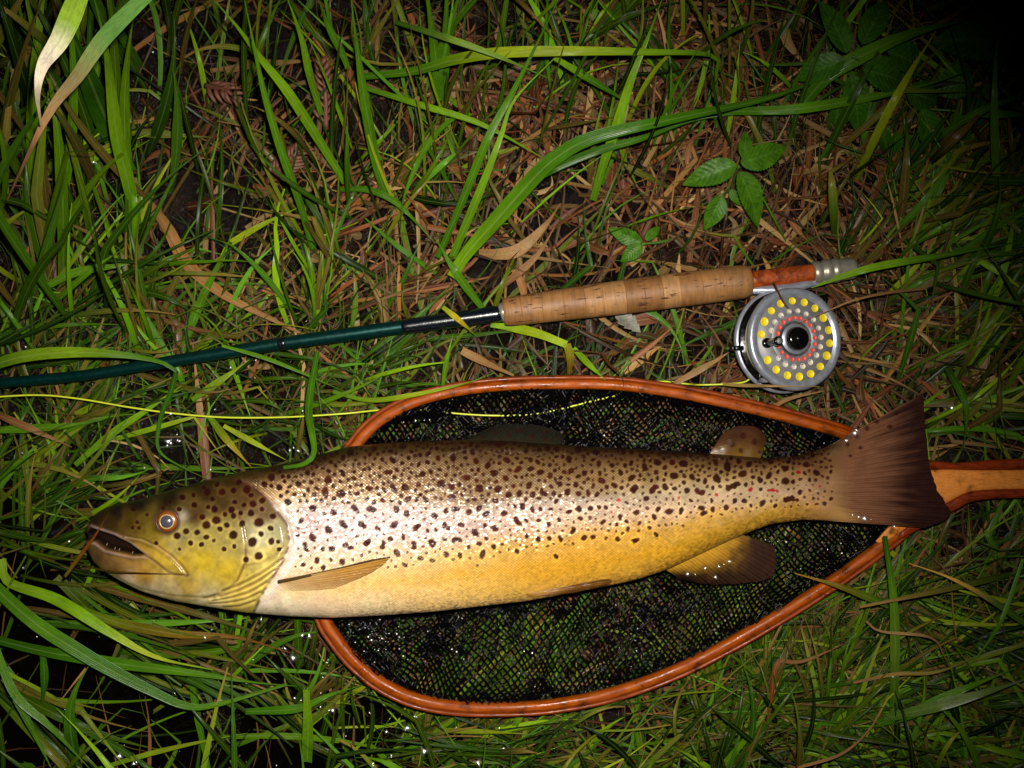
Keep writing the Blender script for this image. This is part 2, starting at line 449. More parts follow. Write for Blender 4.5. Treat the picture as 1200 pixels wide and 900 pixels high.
# ------------------------------------------------------------------ outlines in photo pixels
FISH_TOP = np.array([(103, 626), (104, 617), (107, 609), (112, 603), (120, 597), (135, 591), (160, 586), (180, 581), (205, 574), (230, 566), (260, 558), (292, 551), (340, 542), (380, 531), (410, 523), (480, 517), (540, 515), (600, 517), (655, 521), (740, 526), (800, 529), (840, 532), (900, 537), (935, 534), (960, 527), (985, 516.5), (1004, 507), (1012, 504.5)], float)
FISH_BOT = np.array([(103, 630), (104, 641), (107, 650), (113, 660), (124, 669), (137, 677), (167, 692), (205, 703), (240, 709), (292, 717), (340, 721), (392, 723), (450, 720), (515, 715), (620, 703), (690, 690), (740, 680), (778, 668), (855, 632), (901, 614), (939, 609), (985, 610.5), (1004, 612), (1012, 612.5)], float)
HOOP_A = [(398, 545), (415, 521), (440, 494), (480, 471), (530, 457), (590, 450), (650, 448), (720, 449), (790, 458), (860, 472), (930, 489), (985, 505), (1030, 524), (1072, 546), (1100, 556)]
HOOP_B = [(398, 545), (382, 580), (370, 630), (368, 680), (378, 724), (392, 748), (413, 774), (442, 799), (482, 819), (530, 829), (590, 831), (650, 827), (720, 813), (790, 788), (860, 753), (930, 712), (990, 673), (1035, 640), (1070, 612), (1105, 590)]
HZ = 0.030            # hoop height
HOOP_POLY = np.array(HOOP_A + HOOP_B[::-1][:-1], float)

def rod_y(px): return np.interp(px, [-40, 0, 100, 215, 330, 450, 585, 590, 735, 880, 955, 1003], [454, 449, 440, 421, 402.5, 386, 367.5, 366, 347.5, 329, 320, 314])
REEL_C = (933, 397); REEL_R = 62

# height limit for loose vegetation so that nothing pokes through the things lying on it
_yy, _xx = np.mgrid[0:900:2, -0:1200:2].astype(float)
ZMAX = np.full(_xx.shape, 9.0)
fish_poly = np.vstack([FISH_TOP, FISH_BOT[::-1]])
hs = poly_sdf(_xx, _yy, HOOP_POLY)
ZMAX[hs < 0] = 0.006
ZMAX[np.abs(hs) < 12] = 0.020
fs = poly_sdf(_xx, _yy, fish_poly)
ZMAX[fs < 3] = np.minimum(ZMAX[fs < 3], 0.022)
tail_poly = [(950, 522), (985, 508), (1081, 460), (1092, 546), (1114, 604), (1085, 622), (985, 614)]
ts = poly_sdf(_xx, _yy, tail_poly); ZMAX[ts < 4] = np.minimum(ZMAX[ts < 4], 0.02)
hp = poly_sdf(_xx, _yy, [(1070, 536), (1210, 534), (1210, 588), (1110, 602), (1050, 640), (1040, 600)]); ZMAX[hp < 3] = np.minimum(ZMAX[hp < 3], 0.018)
rd = np.abs(_yy - rod_y(_xx)); wr = np.where(_xx < 588, 13, np.where(_xx < 882, 23, 20))
mk_ = (rd < wr) & (_xx < 1006); ZMAX[mk_] = np.minimum(ZMAX[mk_], np.where(_xx[mk_] < 588, 0.017, 0.012))
rl = np.hypot(_xx - REEL_C[0] + 6, _yy - REEL_C[1]); ZMAX[rl < 74] = np.minimum(ZMAX[rl < 74], 0.010)
def zmax_at(px, py):
    ix = (px / 2).astype(int); iy = (py / 2).astype(int)
    ok = (ix >= 0) & (ix < 600) & (iy >= 0) & (iy < 450)
    return np.where(ok, ZMAX[np.clip(iy, 0, 449), np.clip(ix, 0, 599)], 9.0)

def ground_z(x, y):
    """gentle lumps; the bank is made to drop past the top right, to dim that corner, and dips at the lower left"""
    z = (fbm(x * 9, y * 9, 2) - 0.5) * 0.016 + (fbm(x * 45, y * 45, 5) - 0.5) * 0.006 - 0.006
    drop = smooth(0.20, 0.62, (x * 0.72 + y * 0.70) - 0.14)
    z = z - 0.12 * drop  # slope added so the flash fades in this corner
    dip = smooth(0.10, -0.10, (x + 0.25) * 0.5 + (y + 0.19))
    z = z - 0.014 * dip
    return z

# ------------------------------------------------------------------ ground and water
def axis_pts(lo, hi, far, n):
    inner = np.linspace(lo, hi, n)
    ext = np.geomspace(0.03, far, 22)
    return np.r_[(lo - ext)[::-1], inner, hi + ext]
gx = axis_pts(-0.62, 0.62, 25, 300); gy = axis_pts(-0.5, 0.5, 25, 240)
GX, GY = np.meshgrid(gx, gy, indexing='ij')
GZ = ground_z(GX, GY)
ground = mk('ground', np.stack([GX, GY, GZ], -1), grid_faces(len(gx), len(gy)), M_mud)
tag(ground, 'dark brown wet mud of the bank under the grass', 'ground', kind='structure')
wv = []
wx = np.linspace(-0.62, 0.14, 60); wy = np.linspace(-0.48, -0.10, 40)
WX, WY = np.meshgrid(wx, wy, indexing='ij')
water = mk('water', np.stack([WX, WY, -0.0165 + 0 * WX], -1), grid_faces(60, 40), M_water)
tag(water, 'dark still water lying between the grass stems at the lower left', 'water', kind='structure')

# ------------------------------------------------------------------ ribbons (grass, straw)
class Ribbons:
    def __init__(s): s.v = []; s.f = []; s.c = []; s.u = []; s.n = 0
    def add(s, path, width, cols, roll=0.0, fold=0.18, nrm='cam', rnd=0.0):
        """path (n,3) world; width (n,) metres; cols (n,3) linear"""
        n = len(path)
        t = np.gradient(path, axis=0); t /= np.linalg.norm(t, axis=1)[:, None] + 1e-12
        ref = np.array([0, 0, H + 0.2]) - path if nrm == 'cam' else np.broadcast_to(np.array(nrm, float), path.shape)
        side = np.cross(t, ref); side /= np.linalg.norm(side, axis=1)[:, None] + 1e-9
        up = np.cross(side, t)
        r = np.broadcast_to(np.asarray(roll, float), (n,))[:, None]
        sd = side * np.cos(r) + up * np.sin(r); u2 = -side * np.sin(r) + up * np.cos(r)
        w = width[:, None] * 0.5
        L = path - sd * w + u2 * w * fold; R = path + sd * w + u2 * w * fold; M = path - u2 * w * fold * 0.5
        s.v.append(np.stack([L, M, R], 1).reshape(-1, 3))
        s.c.append(np.repeat(cols, 3, 0))
        vv = np.linspace(0, 1, n)
        s.u.append(np.stack([np.tile([-1., 0., 1.], n), np.repeat(vv, 3), np.full(3 * n, rnd)], -1))
        i = np.arange(n - 1)[:, None] * 3
        f = np.concatenate([np.stack([i + 0, i + 1, i + 4, i + 3], -1), np.stack([i + 1, i + 2, i + 5, i + 4], -1)], 1).reshape(-1, 4)
        s.f.append(f + s.n); s.n += 3 * n
    def build(s, name, mat, parent=None):
        return mk(name, np.concatenate(s.v), np.concatenate(s.f), mat, parent, np.concatenate(s.c), {'uvp': np.concatenate(s.u)})

def wprof(n, base=0.55, tip=0.05, peak=0.3):
    t = np.linspace(0, 1, n)
    a = base + (1 - base) * smooth(0, peak, t)
    return a * np.clip(1 - smooth(peak, 1.0, t) * (1 - tip), tip, 1)

GREENS = [(74, 118, 10), (60, 104, 8), (92, 138, 12), (48, 86, 12), (114, 152, 18), (66, 110, 22), (84, 122, 6), (40, 72, 12), (124, 140, 22), (80, 130, 30)]
STRAWS = [(140, 84, 40), (122, 68, 34), (162, 106, 52), (104, 50, 26), (138, 76, 44), (180, 132, 72), (92, 42, 22), (150, 94, 54), (112, 58, 36), (186, 150, 96), (170, 136, 84), (150, 116, 70)]
def blade_cols(kind, n, r=random):
    t = np.linspace(0, 1, n)[:, None]
    if kind == 'straw':
        c = lin(r.choice(STRAWS)) * r.choice((r.uniform(.1, .3), r.uniform(.3, .85))); c2 = c * r.uniform(.6, 1.2)
        return c + (c2 - c) * t
    c = lin(r.choice(GREENS)) * r.choice((r.uniform(.10, .4), r.uniform(.4, 1.3)))
    c2 = c * np.array([1.15, 1.05, 0.9])
    q = r.random()
    if q < 0.18: c2 = lin((150, 112, 56)) * 0.8
    elif q < 0.3: c = lin((110, 84, 40)) * 0.7
    base = lin((120, 130, 70)) * 0.6 if q > 0.85 else c * 0.8
    tt = t ** 1.5
    return (base + (c - base) * smooth(0, 0.2, t)) * (1 - tt) + c2 * tt

def scatter(rb, n, box, dens, ang, alen, wid, zr, kind, nseg=8, curl=0.5, zmode='arch', root_mask=None, tries=4, hmin=0.0):
    """random blades: roots in box (px), direction ang (mean,sd) in picture degrees (0 right, 90 up), length px, height"""
    x0, y0, x1, y1 = box; made = 0; k = 0
    while made < n and k < n * tries:
        k += 1
        rx = random.uniform(x0, x1); ry = random.uniform(y0, y1)
        if dens is not None and random.random() > dens(rx, ry): continue
        a = math.radians(random.gauss(*ang) if not callable(ang) else ang(rx, ry))
        L = random.uniform(*alen); w = random.uniform(*wid)
        zt = random.uniform(*zr)
        t = np.linspace(0, 1, nseg)
        cv = random.gauss(0, curl)
        aa = a + cv * t ** 1.4 * 1.3
        kink = random.random()
        if kink < 0.22:
            aa = aa + np.where(t > random.uniform(0.35, 0.8), random.uniform(-1.3, 1.3), 0)
        dx = np.cumsum(np.cos(aa)) * L / nseg; dy = -np.cumsum(np.sin(aa)) * L / nseg
        if zmode == 'arch': z = hmin + zt * np.sin(math.pi * np.clip(t * random.uniform(0.6, 1.0), 0, 1)) ** 0.8
        elif zmode == 'flat': z = np.full(nseg, hmin + zt) + np.linspace(random.uniform(-.004, .004), random.uniform(-.004, .004), nseg)
        else: z = hmin + zt * t ** 0.85 - (zt * 0.35 * t ** 3 if random.random() < 0.6 else 0)
        px = rx + dx; py = ry + dy
        zm = zmax_at(px, py)
        zz = np.minimum(z, 9)
        if (zz > zm).any():
            if zmode == 'up': continue
            if (zm < 0.03).any():
                z = np.minimum(z, zm.min())
                if random.random() < 0.35: continue
        v0 = P(px, py, 0 * px); g = ground_z(v0[:, 0], v0[:, 1])
        z = np.maximum(z, 0.0005) + g * np.where(g < -0.02, 1.0, 0.6) * (1 - 0.5 * t)
        path = P(px, py, z)
        rb.add(path, wprof(nseg, random.uniform(0.4, 1), random.choice([0.05, 0.1, 0.3]), random.uniform(0.2, 0.5)) * w * 0.00067,
               blade_cols(kind, nseg) * (0.62 + 0.38 * min(1, zt / .028) if kind == 'green' else 1), roll=random.gauss(0, 0.5) + np.linspace(0, random.gauss(0, 0.5), nseg), rnd=random.uniform(0, 90))  # low green blades coloured darker, standing in for shade between the stems
        made += 1

straw = Ribbons(); grass = Ribbons(); fine = Ribbons()
def d_straw(x, y):
    d = 0.16 if x < 560 else 0.3
    d += 0.9 * math.exp(-((x - 720) / 260) ** 2 - ((y - 180) / 170) ** 2)
    d += 0.9 * math.exp(-((x - 1040) / 180) ** 2 - ((y - 330) / 150) ** 2)
    d += 0.40 * math.exp(-((x - 350) / 120) ** 2 - ((y - 350) / 100) ** 2)
    if x < 400 and y > 620: d *= 0.06
    if x < 330 and y > 500: d *= .5
    if y > 700: d *= 0.35
    return min(d, 1)
SW = lambda x, y: random.choice([random.gauss(20, 40), random.gauss(70, 30), random.uniform(0, 360), random.gauss(-35, 25)])
scatter(straw, 900, (-40, -40, 1240, 940), d_straw, SW, (45, 190), (1.6, 5.0), (0.0, 0.012), 'straw', 6, 0.35, 'flat')
scatter(straw, 420, (-40, -40, 1240, 700), d_straw, SW, (60, 190), (4, 9), (0.0, 0.016), 'straw', 8, 0.3, 'flat')
scatter(straw, 520, (120, -40, 1240, 480), d_straw, SW, (22, 80), (6, 15), (0.0, 0.012), 'straw', 6, 0.6, 'flat')
scatter(straw, 160, (450, -20, 1220, 460), d_straw, lambda x, y: random.gauss(65, 35), (60, 180), (2, 4), (0.01, 0.04), 'straw', 8, 0.3, 'arch')
scatter(straw, 600, (380, 450, 1080, 820), None, SW, (40, 140), (2, 7), (0.0, 0.005), 'straw', 6, 0.3, 'flat')
# short grass lying flat everywhere
UPISH = lambda x, y: random.gauss(90 + (600 - x) * 0.02, 42)
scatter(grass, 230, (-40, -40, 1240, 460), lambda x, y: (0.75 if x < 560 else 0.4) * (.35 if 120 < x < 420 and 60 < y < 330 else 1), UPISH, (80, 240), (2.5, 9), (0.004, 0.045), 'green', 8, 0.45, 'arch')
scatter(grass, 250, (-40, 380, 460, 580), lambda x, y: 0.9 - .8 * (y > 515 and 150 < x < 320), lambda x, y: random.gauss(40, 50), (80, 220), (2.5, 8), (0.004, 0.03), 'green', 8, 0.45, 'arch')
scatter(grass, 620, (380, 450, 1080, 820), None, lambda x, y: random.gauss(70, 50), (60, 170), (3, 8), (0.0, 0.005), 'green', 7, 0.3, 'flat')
# bottom and lower right tangle
LR = lambda x, y: random.choice([random.gauss(5, 22), random.gauss(50, 25), random.gauss(100, 30), random.gauss(-20, 20)])
d_low = lambda x, y: smooth(-10, 50, y - (840 - max(0, (x - 560)) * 0.42)) if x > 380 else 0.04
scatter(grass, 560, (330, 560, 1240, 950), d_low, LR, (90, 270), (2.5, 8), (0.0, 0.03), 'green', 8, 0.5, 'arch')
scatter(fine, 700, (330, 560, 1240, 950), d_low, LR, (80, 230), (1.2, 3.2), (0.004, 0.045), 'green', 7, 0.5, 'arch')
scatter(straw, 90, (380, 620, 1240, 950), d_low, LR, (60, 200), (1.5, 4), (0.01, 0.035), 'straw', 8, 0.5, 'arch')
# fine blades over everything else
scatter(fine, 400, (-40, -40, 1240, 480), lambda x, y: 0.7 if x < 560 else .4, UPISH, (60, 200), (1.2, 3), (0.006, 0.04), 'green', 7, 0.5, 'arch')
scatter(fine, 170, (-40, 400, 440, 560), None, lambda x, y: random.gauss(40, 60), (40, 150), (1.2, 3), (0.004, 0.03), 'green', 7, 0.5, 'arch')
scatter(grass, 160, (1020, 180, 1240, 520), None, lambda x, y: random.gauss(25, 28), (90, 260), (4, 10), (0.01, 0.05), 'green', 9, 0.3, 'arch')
# lower left: sparse drowned blades
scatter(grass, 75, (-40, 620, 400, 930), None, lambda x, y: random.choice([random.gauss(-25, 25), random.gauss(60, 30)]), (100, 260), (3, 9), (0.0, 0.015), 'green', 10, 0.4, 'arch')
scatter(straw, 40, (-40, 620, 400, 930), None, SW, (60, 200), (1.5, 4), (0.0, 0.008), 'straw', 8, 0.4, 'arch')
# coherent bundles: blades that share a root and a sweep
def bundles(n, box, dens, ang, alen, wid, zr, kind='green', rb=None):
    k = 0
    while k < n:
        x = random.uniform(box[0], box[2]); y = random.uniform(box[1], box[3])
        if random.random() > dens(x, y): k += .2; continue
        k += 1; a0 = ang(x, y); sp = random.uniform(5, 16)
        scatter(rb or grass, random.randint(6, 13), (x - 14, y - 14, x + 14, y + 14), None, (a0, sp), alen, wid, zr, kind, 10, 0.28, 'arch')
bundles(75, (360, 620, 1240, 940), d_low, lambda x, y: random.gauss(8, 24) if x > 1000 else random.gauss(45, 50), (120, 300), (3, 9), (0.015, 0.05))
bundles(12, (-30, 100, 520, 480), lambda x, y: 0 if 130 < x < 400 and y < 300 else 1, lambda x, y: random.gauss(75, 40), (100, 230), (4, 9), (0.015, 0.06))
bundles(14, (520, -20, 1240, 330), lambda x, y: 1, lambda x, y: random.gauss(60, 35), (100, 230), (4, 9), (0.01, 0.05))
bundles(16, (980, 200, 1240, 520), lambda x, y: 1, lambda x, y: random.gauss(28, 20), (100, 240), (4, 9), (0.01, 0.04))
bundles(18, (560, 20, 1000, 330), lambda x, y: 1, lambda x, y: random.gauss(60, 45), (60, 160), (2, 6), (0.006, 0.02), 'straw', straw)
bundles(14, (900, 220, 1220, 480), lambda x, y: 1, lambda x, y: random.gauss(40, 45), (60, 160), (2, 6), (0.006, 0.02), 'straw', straw)
bundles(9, (200, 180, 520, 420), lambda x, y: 1, lambda x, y: random.gauss(80, 35), (70, 170), (2, 6), (0.006, 0.02), 'straw', straw)
bundles(4, (-40, 640, 150, 790), lambda x, y: 1, lambda x, y: random.gauss(-20, 9), (200, 340), (6, 13), (0.015, 0.035))
bundles(5, (240, 780, 420, 900), lambda x, y: 1, lambda x, y: random.gauss(70, 40), (80, 170), (5, 10), (0.01, 0.03))
bundles(10, (-30, 500, 100, 690), lambda x, y: 1, lambda x, y: random.gauss(25, 45), (80, 190), (3, 9), (0.01, 0.03))
# tall clump, upper left, leaning over towards the camera
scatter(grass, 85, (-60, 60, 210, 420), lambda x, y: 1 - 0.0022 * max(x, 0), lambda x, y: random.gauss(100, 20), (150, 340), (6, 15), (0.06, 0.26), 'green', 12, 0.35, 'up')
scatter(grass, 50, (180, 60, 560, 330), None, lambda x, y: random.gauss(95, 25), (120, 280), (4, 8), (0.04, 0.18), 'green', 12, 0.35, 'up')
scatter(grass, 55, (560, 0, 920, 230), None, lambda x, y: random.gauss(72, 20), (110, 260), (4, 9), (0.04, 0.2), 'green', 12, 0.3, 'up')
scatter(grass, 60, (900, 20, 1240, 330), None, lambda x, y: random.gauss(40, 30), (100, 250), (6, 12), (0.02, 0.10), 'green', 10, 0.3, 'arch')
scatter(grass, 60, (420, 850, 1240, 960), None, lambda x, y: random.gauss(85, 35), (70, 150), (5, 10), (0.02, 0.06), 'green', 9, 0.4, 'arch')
# beyond the frame, so that a step to the side still finds meadow
for bx in ((-500, -400, -40, 1300), (1240, -400, 1700, 1300), (-40, -420, 1240, -40), (-40, 940, 1240, 1320)):
    scatter(grass, 420, bx, None, lambda x, y: random.gauss(80, 45), (100, 260), (4, 11), (0.01, 0.08), 'green', 7, 0.4, 'arch')
    scatter(straw, 300, bx, None, SW, (60, 180), (2, 6), (0.0, 0.012), 'straw', 5, 0.3, 'flat')
o = straw.build('dry_straw', M_straw); tag(o, 'matted brown and tan dead grass stems lying on the mud', 'dry grass', kind='stuff')
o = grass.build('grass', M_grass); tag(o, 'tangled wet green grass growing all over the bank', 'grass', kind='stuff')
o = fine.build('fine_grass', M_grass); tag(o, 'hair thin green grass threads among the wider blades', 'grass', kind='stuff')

# ------------------------------------------------------------------ single blades one can pick out
def blade(label, pts, z, w, cols, roll=0.15, name='long_grass', cat='grass blade', group='long grass blades', n=26, prof=(0.7, 0.08, 0.35), mat=None, fold=0.22, gain=1.0):
    """pts px; z list (same length) or (z0,z1); w px; cols list of rgb along the blade"""
    p = catmull(pts, n)
    zz = np.interp(np.linspace(0, 1, n), np.linspace(0, 1, len(z)), z)
    path = P(p[:, 0], p[:, 1], zz)
    c = np.stack([np.interp(np.linspace(0, 1, n), np.linspace(0, 1, len(cols)), [lin(q)[k] for q in cols]) for k in range(3)], -1)
    c = c * gain * (np.ones(3) if gain > 1.2 else (np.array([1.0, .82, .36]) if mat is None else np.array([.50, .43, .38]))) * (0.8 + 0.4 * vnoise(np.arange(n) * .35, len(label) * 1.7 + 0 * np.arange(n), 3))[:, None]
    rb = Ribbons()
    rb.add(path, wprof(n, *prof) * w * KP * (H - zz), c, roll=roll, rnd=random.uniform(0, 90), fold=fold)
    o = rb.build(name, mat or M_grass); recenter(o)
    tag(o, label, cat, group, 'thing')
    return o
g1 = (70, 122, 28); g2 = (52, 104, 24); g3 = (104, 156, 34); gy_ = (128, 158, 42); gd = (34, 78, 20); gb = (60, 100, 52); tn = (168, 130, 84); tn2 = (192, 160, 112); br = (110, 60, 34); ol = (96, 96, 34)
FULL = (0.85, 0.10, 0.2)
blade('bent yellow green blade with a bleached whitish bend, close to the lens', [(98, -18), (72, 43), (50, 77), (44, 110), (48, 146)], [.36, .33, .30, .27, .22], 24, [(150, 186, 56), (150, 186, 56), (246, 232, 206), (232, 214, 184), (170, 140, 100)], prof=FULL, gain=1.7)
blade('green blade fading to tan that crosses the bleached bent blade', [(178, -12), (123, 43), (90, 90), (57, 133), (8, 235)], [.30, .26, .22, .18, .08], 18, [(96, 140, 66), (96, 140, 66), (156, 134, 92), (166, 120, 82), (130, 88, 56)], prof=FULL, gain=1.5)
blade('upright bright blade just right of the bleached bent blade', [(162, 268), (150, 213), (137, 157), (130, 100), (123, 50), (108, -12)], [.02, .06, .1, .14, .18, .22], 16, [g1, g3, g1])
blade('widest dark green blade behind the bleached bent blade', [(150, 200), (133, 160), (117, 123), (97, 73), (66, -8)], [.01, .05, .1, .14, .2], 28, [g2, gd, g2])
blade('blade with a straight slant, over the brown frond remains', [(405, 214), (367, 153), (337, 107), (307, 70), (277, 30), (240, -12)], [.01, .04, .07, .1, .13, .15], 12, [g1, g3, g1])
blade('tall narrow blade running down through the first crossing at the top', [(367, 292), (350, 233), (330, 177), (310, 110), (297, 50), (284, -12)], [.02, .06, .1, .14, .17, .2], 10, [g2, g1, g1])
blade('slim upright blade standing over the upright brown frond', [(377, 135), (363, 87), (353, 43), (333, -12)], [.03, .07, .1, .14], 9, [g1, g3])
blade('short slanting blade at the top edge, next to the slim upright one', [(408, 80), (400, 60), (385, 30), (370, -12)], [.06, .08, .1, .13], 9, [g1, g2])
blade('short yellow green blade lying beside the big tan dead leaf', [(258, 308), (268, 288), (282, 278), (312, 261), (352, 242)], [.012, .02, .028, .03, .025], 8, [gy_, gy_, g3])
blade('dull grey green blade lying level near the tall clump', [(140, 154), (200, 158), (249, 161)], [.03, .032, .03], 10, [(88, 104, 66), (84, 98, 60)])
blade('long arched yellow green blade crossing level above the rod grip', [(426, 90), (487, 83), (533, 70), (587, 62), (667, 60), (750, 61), (834, 65), (839, 90), (838, 150)], [.03, .06, .09, .1, .105, .1, .09, .06, .02], 13, [g2, g1, gy_, gy_, g3, g1, gd], n=40, prof=(0.6, 0.25, 0.3))
blade('broad dark green blade sweeping up from the grip towards the leafy plant', [(530, 325), (547, 297), (587, 252), (627, 207), (657, 181), (700, 160), (800, 137), (893, 117), (950, 97), (990, 78)], [.03, .045, .06, .075, .085, .09, .08, .06, .04, .02], 19, [g3, g1, g2, g2, g2, g2], n=40, prof=(0.7, 0.2, 0.2))
blade('darker narrow blade lying under the broad sweeping one', [(600, 232), (640, 203), (700, 177), (750, 163), (810, 142), (860, 134)], [.04, .055, .06, .06, .05, .04], 10, [gd, g2, g2])
blade('wide shaded blade reaching into the dark leaves', [(935, 130), (955, 105), (973, 87), (1007, 67), (1067, 40), (1150, 19)], [.02, .04, .05, .055, .05, .03], 18, [g2, g1, g2])
blade('wet blade with droplets lying across the foot of the dark leafy plant', [(846, 131), (890, 130), (933, 128), (987, 120), (1040, 110), (1093, 97), (1138, 82)], [.03, .045, .05, .05, .045, .04, .03], 12, [g2, g1, g1, g2])
blade('bright straight blade rising across the right end of the long arched blade', [(695, 235), (707, 193), (723, 147), (740, 93), (757, 50), (780, -12)], [.02, .05, .075, .09, .1, .13], 12, [g1, g3, g1])
blade('long blade slanting up through the middle, behind the folded pair', [(513, 302), (540, 240), (573, 160), (600, 110), (630, 50), (660, -12)], [.03, .06, .09, .1, .12, .15], 10, [g2, g1, g2])
blade('front half of a folded bright blade with its peak under the arched blade', [(530, 302), (567, 213), (587, 160), (603, 117), (650, 68)], [.03, .055, .07, .075, .08], 10, [g1, g3, g3], prof=FULL)
blade('drooping half of the folded bright blade', [(650, 68), (680, 86), (700, 98), (750, 129)], [.08, .07, .06, .03], 9, [g3, g2, g1])
blade('thin blade slanting down from the top across the arched blade', [(464, 26), (540, 50), (593, 70), (650, 95)], [.06, .11, .11, .07], 8, [g2, (110, 150, 80), g1])
blade('tall upright blade left of the broad triple clump', [(455, 232), (443, 200), (430, 133), (420, 67), (410, -12)], [.02, .05, .09, .13, .17], 12, [g2, g1, g1])
for i, (x, xx) in enumerate(((508, 500), (518, 524), (513, 540))):
    blade(['leftmost blade of the broad triple clump at the top edge', 'middle blade of the broad triple clump at the top edge', 'rightmost blade of the broad triple clump at the top edge'][i],
          [(516, 118), (x + 3, 70), (xx, -10)], [.02, .06, .12], 13, [g2, g1, g1], prof=(0.8, 0.3, 0.3))
blade('curved narrow blade hooking down beside the brown straw bundle', [(540, 132), (515, 152), (493, 183), (473, 233), (469, 270)], [.03, .05, .06, .05, .02], 7, [g1, g1, g2])
blade('blade lying slantwise from the tangle left of the folded pair', [(428, 103), (493, 123), (567, 147), (652, 194)], [.03, .05, .055, .03], 8, [g1, g3, g1])
blade('arched blade above the left part of the cork grip', [(398, 222), (433, 223), (467, 240), (510, 285)], [.02, .035, .035, .015], 8, [g2, g1])
blade('thick blade arched over the dark end of the rod', [(-20, 432), (27, 418), (83, 413), (143, 416), (187, 424), (207, 435)], [.06, .065, .068, .065, .058, .05], 14, [g2, (100, 140, 40), (100, 140, 40), g1, g2], prof=(0.9, 0.3, 0.3))
blade('folded down tail of the thick blade arched over the rod', [(207, 434), (200, 460), (188, 490), (186, 527), (213, 547), (242, 561)], [.05, .04, .032, .03, .03, .03], 6, [gd, g2, g2], prof=FULL)
blade('straight green blade crossing behind the rod near the fallen tan leaf', [(212, 416), (237, 350), (262, 298), (275, 265)], [.012, .015, .03, .05], 10, [g2, g1, g1])
blade('blade passing under the rod left of the straight green blade', [(200, 420), (167, 367), (146, 328)], [.010, .014, .02], 9, [g1, g1])
blade('bright blade lying level at the left, above the rod', [(46, 341), (87, 320), (133, 312), (176, 304)], [.03, .04, .04, .03], 10, [g1, (84, 128, 48)])
blade('bright blade slanting from the fly line to the rod', [(88, 545), (133, 507), (173, 480), (224, 444)], [.02, .022, .02, .014], 9, [g1, g3, g1])
blade('narrow bright blade next to the wet tan stalk', [(225, 469), (257, 447), (292, 422)], [.018, .018, .014], 9, [g1, gy_])
blade('twisted dark blade hanging over the fly line to the trout back', [(372, 412), (364, 457), (362, 487), (368, 528), (357, 543), (332, 548)], [.03, .045, .055, .085, .095, .09], 9, [g2, g2, g1, g2], prof=(0.6, 0.5, 0.4), n=34)
blade('yellowing blade leaning on the trout back behind its head', [(245, 488), (267, 517), (295, 548)], [.03, .035, .03], 9, [g1, (150, 130, 40)])
blade('pale blade between the yellowing blade and the trout back', [(262, 499), (300, 520), (335, 539)], [.028, .03, .03], 7, [gy_, gy_])
blade('green blade lying level at the picture edge under the fly line', [(-15, 505), (67, 500), (122, 492)], [.025, .03, .025], 10, [g1, g1])
blade('thin blade lying slantwise over the teal part of the rod', [(260, 405), (320, 423), (402, 458)], [.05, .046, .03], 5, [g1, g1])
blade('bright yellow green blade below the trout head, pointing along the belly', [(2, 655), (10, 682), (67, 703), (127, 740), (183, 770), (250, 785)], [.03, .04, .045, .042, .038, .03], 13, [(110, 150, 50), g3, g3, (150, 175, 70), g3], n=34)
blade('brownish green blade nearest below the trout chin', [(80, 709), (140, 730), (207, 743), (277, 747), (340, 765)], [.02, .025, .025, .022, .02], 11, [g1, ol, (110, 90, 40), br])
blade('long dark green blade sagging and turning up below the trout head', [(-15, 680), (37, 727), (87, 760), (133, 787), (180, 811), (217, 827), (253, 826), (336, 802)], [.05, .052, .05, .046, .042, .038, .034, .025], 16, [g2, g1, g2, g2, g1, g1], n=40, prof=(0.9, 0.2, 0.3))
blade('dark blade running level beneath the yellow green one below the head', [(-15, 747), (50, 763), (133, 777), (233, 790), (300, 800), (348, 804)], [.03, .034, .034, .032, .03, .024], 13, [gd, g2, g1, g2], n=34)
blade('long blade slanting to the bottom edge at the lower left', [(-10, 745), (17, 813), (60, 853), (112, 908)], [.05, .05, .045, .035], 10, [g1, g1, g2])
blade('narrow blade beside the one slanting to the bottom edge', [(4, 795), (30, 840), (64, 908)], [.04, .038, .03], 8, [g2, g1])
blade('broad blade standing at the bottom edge in the dark water', [(92, 908), (82, 850), (87, 813), (105, 778)], [.0, .02, .03, .03], 14, [gd, g2, g1])
blade('short blade dipping into the dark water', [(50, 765), (52, 800), (47, 835)], [.025, .015, .0], 9, [g2, gd])
blade('thin yellowish blade lying low at the bottom edge left of the bright stub', [(112, 902), (177, 883), (233, 870), (290, 859)], [.01, .015, .018, .015], 6, [g1, gy_, g1])
blade('blade lying level beside the bright upright stub at the bottom', [(288, 834), (350, 830), (385, 815), (424, 803)], [.025, .03, .028, .015], 10, [g2, g1])
blade('bright upright stub of a blade at the bottom, left of the net rim', [(360, 893), (361, 850), (359, 808)], [.01, .025, .04], 13, [g1, g3], prof=(0.9, 0.6, 0.3))
blade('reddish brown blade leaning across the trout mouth', [(76, 676), (95, 650), (110, 630), (127, 602)], [.08, .092, .10, .105], 5, [ol, (110, 60, 30), (80, 40, 24)])
blade('hair thin dark stem lying across the trout lower jaw', [(90, 660), (120, 668), (155, 671), (224, 673)], [.07, .098, .106, .112], 2.4, [(50, 50, 20), (90, 40, 20)], name='grass_stem', cat='grass stem', prof=FULL)
blade('upright blade with a dark shadow, standing over the lower net rim', [(1047, 838), (1049, 767), (1047, 700), (1037, 628)], [.03, .05, .06, .062], 11, [g2, (84, 120, 50), g1, gd], prof=(0.8, 0.5, 0.4))
blade('olive blade lying over the net rim, its tip inside the net', [(1040, 709), (987, 688), (932, 672)], [.05, .056, .05], 9, [g2, ol, (150, 120, 60)], prof=(0.8, 0.15, 0.2))
